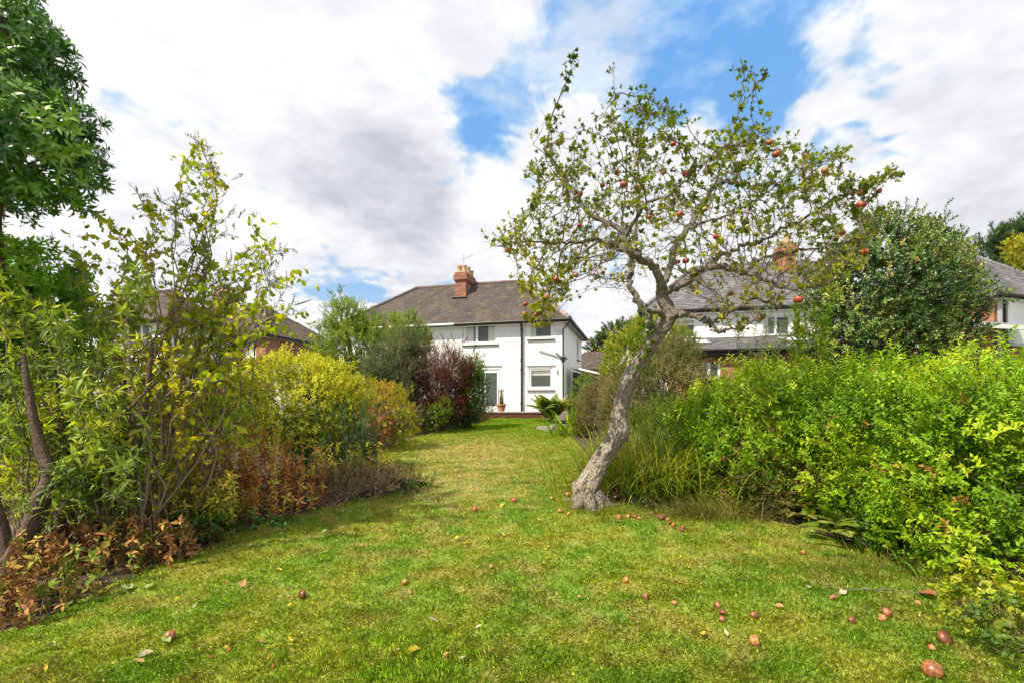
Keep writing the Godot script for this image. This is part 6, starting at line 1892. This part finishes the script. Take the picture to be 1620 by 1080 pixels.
	stalks("autumn_perennial", "shorter yellow green and brown leafy stalks at the foot of the yellowing shrub", "plant", w, 46, Vector2(0.5, 0.22), [0.25, 0.65], rung, [Color(0.218, 0.296, 0.031), Color(0.499, 0.452, 0.062), Color(0.468, 0.218, 0.062)], {"spacing": 0.03, "mat": "dry_leaf", "stem_color": Color(0.312, 0.156, 0.091)})
	var oval := spray_set({"n": 4, "stem": 0.02, "len": 0.055, "wid": 0.026, "prof": OVATE, "open": 1.3, "way": "pairs", "curl": 0.4, "fold": 0.35})
	w = on_ground(40, 950)
	stalks("russet_perennial", "low russet and orange leaved plants in the bottom left corner", "plant", w + Vector3(0.0, 0, 0.1), 50, Vector2(0.45, 0.3), [0.15, 0.5], oval, [Color(0.20, 0.08, 0.04), Color(0.32, 0.15, 0.055), Color(0.40, 0.26, 0.06), Color(0.20, 0.25, 0.035), Color(0.13, 0.21, 0.03)], {"spacing": 0.032, "mat": "dry_leaf", "stem_color": Color(0.260, 0.130, 0.078), "single": 300})
	w = on_ground(170, 900)
	stalks("russet_perennial", "low mixed brown and green leaves under the bare legs of the left shrub", "plant", w + Vector3(0, 0, -0.1), 60, Vector2(0.55, 0.25), [0.12, 0.42], oval, [Color(0.111, 0.177, 0.022), Color(0.309, 0.133, 0.055), Color(0.420, 0.243, 0.066)], {"spacing": 0.036, "mat": "dry_leaf", "stem_color": Color(0.260, 0.130, 0.078), "single": 200})
	var ivy := spray_set({"n": 4, "stem": 0.06, "len": 0.055, "wid": 0.05, "prof": HEART, "open": 1.2})
	w = on_ground(300, 862)
	bush("bramble_plant", "low dark green bramble leaves at the lawn edge below the orange stalks", "plant", w, [[Vector3(0, 0.10, 0), Vector3(0.4, 0.16, 0.2)], [Vector3(0.45, 0.08, -0.35), Vector3(0.3, 0.14, 0.15)]], 110, ivy, [Color(0.039, 0.111, 0.016), Color(0.091, 0.182, 0.026)], {"stems": 6, "stem_r": 0.004, "single": 160})
	var spurge := spray_set({"n": 14, "stem": 0.06, "len": 0.045, "wid": 0.006, "prof": LANCE, "open": 1.15})
	w = on_ground(530, 758)
	stalks("blue_spurge", "blue green bushy spurge with narrow leaves at the front of the left border", "plant", w, 120, Vector2(0.6, 0.4), [0.5, 1.25], spurge, [Color(0.058, 0.130, 0.072), Color(0.111, 0.208, 0.111), Color(0.182, 0.273, 0.130)], {"spacing": 0.035, "start": 0.3, "along": 1.3, "stem_color": Color(0.182, 0.208, 0.117)})
	w = on_ground(560, 775)
	stalks("yellow_loosestrife", "thin yellow green leafy stalks standing in the dead growth before the blue spurge", "plant", w, 24, Vector2(0.6, 0.22), [0.35, 0.7], rung, [Color(0.260, 0.286, 0.039), Color(0.494, 0.442, 0.065), Color(0.338, 0.208, 0.065)], {"spacing": 0.035, "mat": "dry_leaf"})
	w = on_ground(575, 712)
	stalks("brown_seed_stalks", "dry brown seed stalks between the blue spurge and the second golden shrub", "plant", w + Vector3(-0.1, 0, 0.6), 40, Vector2(0.35, 0.8), [0.5, 1.1], rung, [Color(0.208, 0.130, 0.065), Color(0.338, 0.221, 0.091)], {"spacing": 0.045, "mat": "dry_leaf", "stem_color": Color(0.195, 0.117, 0.078)})
	w = on_ground(540, 785)
	bush("dead_growth", "tangle of pale brown dead stems sprawling onto the lawn from the left border", "plant", w, [[Vector3(0.1, 0.12, 0), Vector3(0.75, 0.26, 0.25)], [Vector3(0.6, 0.1, -0.5), Vector3(0.45, 0.2, 0.35)], [Vector3(-0.5, 0.12, 0.35), Vector3(0.45, 0.22, 0.25)]], 1100, tiny, [Color(0.130, 0.117, 0.039), Color(0.312, 0.234, 0.130), Color(0.390, 0.312, 0.195)], {"stems": 60, "stem_r": 0.004, "stem_color": Color(0.325, 0.234, 0.156), "foot": 0.7, "mat": "dry_leaf", "lift": 0.6})
	w = on_ground(645, 779)
	bush("low_green_plant", "small dark green plant creeping out over the lawn from the dead stems", "plant", w, [[Vector3(0, 0.06, 0), Vector3(0.26, 0.12, 0.16)]], 80, ivy, [Color(0.052, 0.117, 0.019), Color(0.117, 0.182, 0.033)], {"stems": 5, "stem_r": 0.004, "scale": [0.5, 0.9]})
	w = gp(-6.2, 12.0)
	bush("boundary_hedge", "green boundary hedge behind the left border in front of the red brick house", "hedge", w, [[Vector3(0, 0.9, 4.5), Vector3(0.8, 1.0, 1.8)], [Vector3(0, 0.9, 1.4), Vector3(0.8, 1.0, 1.8)], [Vector3(0, 0.9, -1.8), Vector3(0.8, 1.0, 1.8)], [Vector3(0.0, 0.9, -5.0), Vector3(0.9, 1.1, 1.9)], [Vector3(-3.0, 0.7, -1.0), Vector3(2.4, 0.8, 1.2)], [Vector3(-3.0, 0.7, 3.0), Vector3(2.4, 0.9, 1.2)]], 3600, mid, [Color(0.065, 0.124, 0.016), Color(0.130, 0.202, 0.021), Color(0.234, 0.286, 0.033)], {"stems": 12, "foot": 1.0})

# ---------- shrubs before the house ----------
func build_far_shrubs():
	var mid := spray_set({"n": 9, "stem": 0.22, "len": 0.075, "wid": 0.034, "prof": OVATE, "open": 0.95})
	var fine := spray_set({"n": 10, "stem": 0.24, "len": 0.04, "wid": 0.016, "prof": OVATE, "open": 0.95})
	var w := gp(-5.4, 17.2)
	bush("tall_green_shrub", "tall bushy green shrub left of the white house with shoots above the roof line", "shrub", w, lobes_at(w, [[560, 560, 17.0, 58, 56, 1.3], [548, 508, 17.2, 32, 30, 0.8], [605, 560, 17.0, 40, 52, 1.0], [525, 585, 17.0, 26, 40, 0.8], [570, 610, 16.8, 60, 40, 1.1]]), 6500, mid, [Color(0.081, 0.155, 0.016), Color(0.155, 0.253, 0.022), Color(0.260, 0.350, 0.029), Color(0.390, 0.423, 0.049)], {"gap": -0.2, "stems": 9, "rough": 0.26, "lift": 0.7, "scale": [0.6, 1.2]})
	open_shrub("wispy_shrub", "wispy upright shoots of a shrub against the sky beside the brown roof", "shrub", w + Vector3(-0.3, 0, -0.4), goals_at(w + Vector3(-0.3, 0, -0.4), [[540, 455], [548, 470], [533, 480], [560, 478], [515, 500], [505, 520], [575, 495], [525, 465], [495, 540], [590, 490]], 17.2, 18.0), mid, [Color(0.091, 0.143, 0.026), Color(0.182, 0.234, 0.039)], {"sides": 5, "side_len": 0.6, "spacing": 0.13, "start": 0.6, "along": 1.4, "stem_r": 0.015})
	w = gp(-3.8, 15.6)
	bush("grey_shrub", "grey green fine leaved shrub between the tall green shrub and the purple one", "shrub", w, lobes_at(w, [[622, 590, 15.5, 42, 48, 0.9], [640, 548, 16.0, 30, 26, 0.7], [600, 600, 15.4, 30, 40, 0.7], [630, 640, 15.5, 38, 40, 0.8]]), 8500, fine, [Color(0.078, 0.106, 0.055), Color(0.164, 0.203, 0.102), Color(0.281, 0.312, 0.156)], {"gap": -0.4, "shell": 0.8, "stems": 12, "rough": 0.3, "lift": 0.8, "scale": [0.6, 1.2]})
	w = gp(-4.1, 19.5)
	bush("pale_green_shrub", "pale green broad leaved shrub growing up against the left half of the white house", "shrub", w, lobes_at(w, [[640, 525, 19.5, 24, 32, 0.6], [665, 540, 19.5, 16, 28, 0.5], [645, 570, 19.5, 30, 30, 0.6]]), 1600, mid, [Color(0.169, 0.260, 0.039), Color(0.312, 0.390, 0.078)], {"stems": 8, "scale": [0.7, 1.3], "lift": 1.0, "gap": -0.1})
	w = gp(-2.35, 16.2)
	bush("purple_barberry", "dark purple leaved barberry bush in front of the white house", "shrub", w, lobes_at(w, [[700, 595, 16.1, 44, 44, 0.9], [690, 640, 16.0, 46, 40, 0.9], [722, 590, 16.3, 22, 30, 0.5], [665, 610, 16.0, 26, 44, 0.7]]), 9500, fine, [Color(0.060, 0.027, 0.023), Color(0.135, 0.038, 0.038), Color(0.254, 0.068, 0.060), Color(0.152, 0.127, 0.051)], {"gap": -0.6, "shell": 0.9, "stems": 12, "lift": 0.8, "top": 0.5, "rough": 0.28, "scale": [0.6, 1.1]})
	open_shrub("purple_shoots", "arching purple red shoots above the dark barberry bush", "shrub", w + Vector3(0, 0, -0.1), goals_at(w + Vector3(0, 0, -0.1), [[652, 548], [668, 540], [684, 534], [700, 532], [716, 535], [734, 538], [752, 545], [764, 560], [676, 552], [708, 545], [728, 555], [745, 570], [690, 560]], 15.8, 16.8), fine, [Color(0.130, 0.039, 0.036), Color(0.247, 0.065, 0.058)], {"sides": 5, "side_len": 0.5, "spacing": 0.06, "start": 0.55, "along": 1.3, "stem_r": 0.01, "stem_color": Color(0.156, 0.065, 0.052)})
	w = gp(-1.6, 17.0)
	var dahl := bush("red_flower_shrub", "leafy green shrub with one large red flower left of the glazed door", "shrub", w, lobes_at(w, [[742, 622, 16.9, 26, 42, 0.7], [748, 590, 17.1, 17, 26, 0.5], [728, 652, 16.7, 28, 24, 0.6]]), 3000, mid, [Color(0.058, 0.130, 0.016), Color(0.111, 0.215, 0.021), Color(0.195, 0.299, 0.026)], {"gap": -0.5, "shell": 0.8, "stems": 8, "scale": [0.55, 1.0]})
	var fl := MB.new()
	for i in 46:
		var d := Vector3(rng.randfn(), rng.randfn(), rng.randfn()).normalized()
		fl.leaf(Transform3D(towards(d, rf(0, 6)), d * 0.02), rf(0.1, 0.15), 0.08, ROUND, 0.3, 0.2, Color(0.620, 0.039, 0.039) * rf(0.8, 1.2))
	put("flower", fl.mesh(), mats.leaf, dahl, T(at(731, 630, 16.15) - dahl.position))
	w = gp(-2.45, 15.2)
	bush("lime_shrub", "small lime green shrub in front of the purple barberry", "shrub", w, lobes_at(w, [[690, 660, 15.2, 16, 20, 0.35], [702, 645, 15.3, 10, 14, 0.3]]), 420, mid, [Color(0.156, 0.260, 0.016), Color(0.312, 0.403, 0.026)], {"stems": 5, "scale": [0.5, 0.8]})
	w = gp(-2.1, 16.0)
	bush("low_dark_shrub", "low dark green shrub at the lawn edge below the purple barberry", "shrub", w, lobes_at(w, [[690, 680, 15.6, 32, 14, 0.5], [725, 675, 16.6, 26, 14, 0.5], [665, 672, 15.0, 18, 18, 0.4]]), 1100, fine, [Color(0.033, 0.065, 0.013), Color(0.078, 0.117, 0.019), Color(0.156, 0.143, 0.052)], {"stems": 8, "stem_r": 0.008, "scale": [0.5, 1.0]})
	w = gp(-1.35, 19.8)
	bush("low_dark_shrub", "low dark evergreen shrub at the lawn edge below the glazed door", "shrub", w, lobes_at(w, [[760, 652, 19.8, 18, 18, 0.5], [745, 660, 19.4, 18, 12, 0.5], [772, 645, 20.3, 8, 12, 0.4]]), 1000, fine, [Color(0.039, 0.078, 0.016), Color(0.085, 0.137, 0.026)], {"stems": 8, "stem_r": 0.008, "scale": [0.5, 1.0]})
	# far trees in the gap between the houses
	var far := spray_set({"n": 12, "stem": 0.6, "len": 0.28, "wid": 0.14, "prof": OVATE, "open": 1.0, "twig": 0.01})
	w = gp(12.5, 56.0)
	bush("far_tree", "dark green trees far behind the small gabled house", "tree", w, lobes_at(w, [[985, 530, 56.0, 30, 18, 2.5], [1020, 535, 56.0, 40, 26, 3.0], [955, 548, 55.0, 24, 12, 2.0], [1000, 580, 55.0, 70, 40, 3.0]]), 2200, far, [Color(0.046, 0.078, 0.018), Color(0.078, 0.124, 0.026), Color(0.130, 0.169, 0.039)], {"stems": 6, "stem_r": 0.25, "gap": -0.2, "gapf": 0.4})
	w = gp(-24.0, 55.0)
	bush("far_tree", "green tree far behind the red brick house", "tree", w, lobes_at(w, [[500, 590, 54.0, 40, 22, 3.0], [430, 590, 55.0, 60, 30, 3.0]]), 1200, far, [Color(0.046, 0.078, 0.018), Color(0.091, 0.143, 0.033)], {"stems": 6, "stem_r": 0.25, "gapf": 0.4})

# ---------- windfall apples and leaves on the lawn ----------
func build_windfalls():
	var kinds := apple_meshes()
	var one := "apples lying on the lawn"
	var list := [
		[751, 806, 10, 0, "red apple on the lawn left of the other red one, ahead of the dead stems"], [813, 792, 9, 0, "deep red apple on the mid lawn nearest the dry strip"],
		[640, 923, 12, 3, "pale yellow green apple alone on the left lawn"], [478, 942, 17, 4, "half eaten brown red apple on the left lawn"],
		[268, 1012, 20, 5, "orange brown rotting apple on the bottom left lawn"], [991, 919, 12, 1, "red apple with a dark spot furthest of the row in the middle right lawn"],
		[1022, 945, 12, 5, "orange red apple between the spotted one and the group of three"], [1068, 954, 10, 2, "small orange apple just left of the group of three"],
		[1135, 957, 12, 5, "topmost orange apple of the tight group of three on the lawn"], [1144, 969, 14, 4, "dark rotten apple in the middle of the tight group of three"], [1143, 979, 12, 5, "lowest orange red apple of the tight group of three"],
		[1193, 973, 13, 5, "bright orange apple alone right of the group of three"], [1195, 1013, 18, 2, "large pink orange apple with a dark calyx at the bottom centre right"],
		[1318, 949, 12, 5, "orange apple beside the fallen twig"], [1403, 973, 16, 5, "larger orange brown apple of the pair before the hedge"], [1396, 981, 13, 2, "smaller orange apple of the pair before the hedge"],
		[1349, 985, 12, 4, "sunken brown apple left of the pair before the hedge"], [1476, 1063, 29, 5, "biggest brown red rotting apple with black spots in the bottom right corner"], [1496, 1011, 24, 4, "flattened dark brown apple near the yellow leaf plant"],
		[1453, 956, 8, 2, "tiny orange apple in the grass right of the twig end"], [1271, 873, 10, 5, "orange apple under the fern at the lawn edge"], [886, 809, 9, 2, "pale orange apple just left of the trunk foot"], [900, 814, 8, 3, "small yellowish apple touching the trunk foot on the left"],
		[898, 783, 9, 2, "pinkish apple left of the trunk bulge"], [873, 788, 8, 3, "yellowish apple further left of the trunk bulge"], [1475, 1028, 7, 2, "little orange apple fragment above the biggest rotting apple"], [980, 820, 10, 1, "red apple lying in front of the trunk, leftmost of four"], [994, 818, 9, 1, "second red apple in front of the trunk"], [1005, 817, 8, 5, "third apple in front of the trunk, orange"], [1011, 821, 7, 3, "small yellow apple in front of the trunk, rightmost of four"],
		[1033, 811, 9, 4, "dark brown apple at the edge of the bare soil"], [1046, 818, 12, 5, "orange apple at the near tip of the apple drift"], [1057, 821, 8, 2, "small orange apple beside the one at the tip of the drift"],
	]
	for a in list: windfall(kinds, a[0], a[1], a[2], a[3], a[4], one)
	for a in [[1052, 816, 8], [1060, 826, 8], [1066, 829, 8], [1080, 833, 8], [1080, 838, 9], [970, 770, 9], [977, 774, 10], [984, 771, 8], [990, 776, 10], [983, 786, 10], [982, 779, 8], [960, 772, 8], [955, 777, 8], [1003, 766, 9], [1007, 772, 8], [996, 782, 8], [1012, 788, 8], [1018, 794, 8], [1000, 790, 7], [967, 764, 8], [1024, 800, 7], [988, 764, 7], [1014, 778, 7], [1030, 790, 7], [1040, 806, 7], [974, 783, 8], [1008, 800, 7], [950, 770, 7]]:
		windfall(kinds, a[0], a[1], a[2], [5, 2, 1, 5, 4][rng.randi() % 5], "windfall apple in the drift on the bare soil right of the apple trunk", "windfall apples in the drift beside the trunk")
	# bare soil with gravel and petals where the drift lies
	var sp := on_ground(1010, 788)
	var sm := MB.new()
	var ring := []
	for k in 22:
		var a := -TAU * k / 22
		var q := sp + Vector3(cos(a) * rf(0.55, 0.7), 0, sin(a) * rf(0.32, 0.45)).rotated(Vector3.UP, -0.5)
		ring.append(Vector3(q.x, ground_y(q.x, q.z) + 0.013, q.z))
	sm.face(ring)
	tag(put("bare_soil", sm.mesh(), mats.soil, self), "", "", "", "structure")
	var peb := MB.new()
	peb.box(T(Vector3.ZERO), Vector3(1, 0.6, 0.8), Color.WHITE, 0.25)
	var pp := []
	var pt := []
	for k in 620:
		var a := rf(0, TAU)
		var r := sqrt(rng.randf())
		var q := sp + Vector3(cos(a) * 0.6 * r, 0, sin(a) * 0.38 * r).rotated(Vector3.UP, -0.5)
		var s := rf(0.006, 0.02)
		pp.append(Transform3D(Basis(Vector3(rf(-1, 1), rf(-1, 1), rf(-1, 1)).normalized(), rf(0, 6)).scaled_local(Vector3(s, s, s)), Vector3(q.x, ground_y(q.x, q.z) + 0.017, q.z)))
		pt.append(pick([Color(0.16, 0.11, 0.075), Color(0.33, 0.25, 0.2), Color(0.5, 0.44, 0.38), Color(0.3, 0.16, 0.1)], rng.randf()) * rf(0.7, 1.2))
	put_many("gravel", peb.mesh(), mats.plain, self, pp, pt)
	# fallen leaves
	var shapes := []
	for k in 4:
		var b := MB.new()
		b.leaf(Transform3D(Basis(Vector3.RIGHT, -PI / 2), Vector3(0, 0, 0)), 1.0, [0.6, 0.45, 0.7, 0.38][k], [OVATE, LANCE, HEART, OVATE][k], rf(0.3, 0.9), rf(-0.5, -0.15), Color.WHITE, 0.8)
		shapes.append(b.mesh())
	var yellow := Color(0.55, 0.40, 0.04)
	var tan := Color(0.42, 0.24, 0.10)
	var pale := Color(0.45, 0.40, 0.25)
	var green := Color(0.24, 0.32, 0.10)
	var rust := Color(0.30, 0.10, 0.05)
	var leaves := [[661, 1034, 20, yellow, "orange yellow leaf in the long grass at the bottom left of the lawn"], [741, 1047, 18, pale, "pale buff curled leaf on the bottom of the lawn"], [752, 1001, 13, pale, "narrow pale leaf on the lawn above the buff curled one"], [691, 989, 12, Color(0.35, 0.33, 0.33), "grey leaf in the long grass"], [791, 805, 10, yellow, "yellow leaf between the two red apples"], [798, 850, 8, yellow, "bright yellow leaf in the middle of the lawn"], [853, 827, 8, yellow, "yellow leaf left of the apple trunk"], [1113, 1002, 18, yellow, "yellow pointed leaf below the group of three apples"], [1152, 1010, 13, pale, "pale upright leaf left of the large pink orange apple"], [1226, 964, 13, tan, "tan leaf right of the bright orange apple"], [1329, 946, 14, Color(0.55, 0.42, 0.28), "pale pinkish leaf beside the orange apple at the twig"], [1007, 988, 13, rust, "red brown leaf left of the group of three apples"], [72, 1030, 18, pale, "curled buff leaf on the far left of the bottom lawn"], [196, 940, 20, green, "pale green long leaf near the russet plants"], [240, 1040, 20, pale, "long pale leaf right of the curled buff leaf"], [268, 1026, 18, green, "pale green leaf directly below the orange brown apple"], [232, 936, 14, green, "light green leaf right of the long leaf near the russet plants"], [445, 906, 9, yellow, "yellow leaf at the upper left of the lawn"], [463, 1021, 11, yellow, "round yellow leaf at the bottom left centre"], [226, 1058, 14, tan, "tan leaf at the very bottom left"], [155, 975, 10, rust, "rusty leaf at the edge of the russet plants"], [1065, 922, 11, tan, "small tan leaf right of the spotted apple"], [70, 1070, 12, yellow, "yellow leaf at the bottom left edge"], [380, 935, 14, tan, "pair-like tan leaf above the half eaten apple"], [304, 970, 8, pale, "tiny pale leaf on the left lawn"], [700, 1055, 10, rust, "dark red leaf left of the buff curled leaf"], [580, 1061, 16, rust, "dark brown leaf in the bottom left long grass"], [1152, 848, 10, pale, "pale leaf on the lawn in front of the dry grass tuft"], [1280, 934, 10, Color(0.5, 0.5, 0.5), "white grey leaf left of the fallen twig"], [1460, 942, 26, rust, "large brown curled leaf at the thick end of the fallen twig"]]
	for l in leaves: lawn_leaf(shapes, l[0], l[1], l[2], l[3], l[4], "leaves fallen on the lawn")
	# litter under the plants and along the edges of the beds
	var poly := PackedVector2Array()
	for p in LAWN: poly.append(Vector2(p[0], p[1]))
	var lp := []
	var lt := []
	while lp.size() < 2600:
		var z := -(2.2 + 12.0 * pow(rng.randf(), 1.6))
		var x := rf(-4.3, 4.6)
		var inside := in_lawn(x, z, poly)
		var deep := not in_lawn(x + 0.35, z, poly) or not in_lawn(x - 0.35, z, poly)
		if inside and (not deep or rng.randf() < 0.75): continue
		var s := rf(0.018, 0.05)
		lp.append(Transform3D((Basis(Vector3.UP, rf(0, TAU)) * Basis(Vector3(1, 0, 0), rf(-0.5, 0.5))).scaled_local(Vector3(s, s, s)), Vector3(x, ground_y(x, z) + 0.018, z)))
		lt.append(pick([Color(0.12, 0.065, 0.035), Color(0.26, 0.14, 0.07), Color(0.36, 0.24, 0.12), Color(0.40, 0.33, 0.10)], rng.randf()) * rf(0.7, 1.2))
	put_many("leaf_litter", shapes[0], mats.dry_leaf, self, lp, lt)
	for g in [["small yellow leaf scattered on the left half of the lawn", yellow, 120, 760, 830, 1070], ["small brown leaf scattered on the left side of the lawn near the border", rust, 40, 480, 880, 1070], ["small tan leaf scattered over the middle of the lawn", tan, 560, 1100, 780, 1060], ["small pale green leaf scattered on the lawn below the left border", green, 150, 620, 800, 990]]:
		for k in 20:
			var px := rf(g[2], g[3])
			var py := rf(g[4], g[5])
			var q := on_ground(px, py)
			if q.x < -2.6: continue
			lawn_leaf(shapes, px, py, rf(5, 9), g[1] * rf(0.75, 1.2), g[0], g[0].replace("leaf", "leaves"))

func windfall(kinds: Array, px: float, py: float, width: float, kind: int, label: String, group: String):
	var d := CAM / ((py + width * 0.25 - EYE) / LENS + 0.04)
	var r := clampf(width * 0.5 / LENS * d, 0.02, 0.055)
	var x := (px - 810.0) / LENS * d
	var b := Basis(Vector3(rf(-1, 1), rf(-0.3, 0.3), rf(-1, 1)).normalized(), rf(0.4, 2.4)) * Basis(Vector3.UP, rf(0, TAU))
	var sq: float = 0.78 if kind == 4 else 1.0
	var o := put("apple", kinds[kind], mats.apple_skin, self, Transform3D(b.scaled_local(Vector3(r, r * sq, r)), Vector3(x, ground_y(x, -d) + r * 0.64 + 0.003, -d)))
	tag(o, label, "apple", group)
	if kind < 4 or width > 13:
		var st := MB.new()
		st.tube([Vector3(0, 0.5, 0), Vector3(0.06, 0.8, 0), Vector3(0.16, 1.1, 0)], [0.05, 0.045, 0.06], 5, Color(0.12, 0.09, 0.05))
		put("stalk", st.mesh(), mats.twig_bark, o)

func lawn_leaf(shapes: Array, px: float, py: float, width: float, col: Color, label: String, group: String):
	var p := on_ground(px, py)
	var s := width / LENS * -p.z * 1.15
	var o := put("fallen_leaf", shapes[rng.randi() % 4], tinted("dry_leaf", col), self, Transform3D((Basis(Vector3.UP, rf(0, TAU)) * Basis(Vector3(1, 0, 0), rf(-0.25, 0.25)) * Basis(Vector3(0, 0, 1), rf(-0.3, 0.3))).scaled_local(Vector3(s, s, s)), p + Vector3(0, 0.026, 0)))
	tag(o, label, "leaf", group)
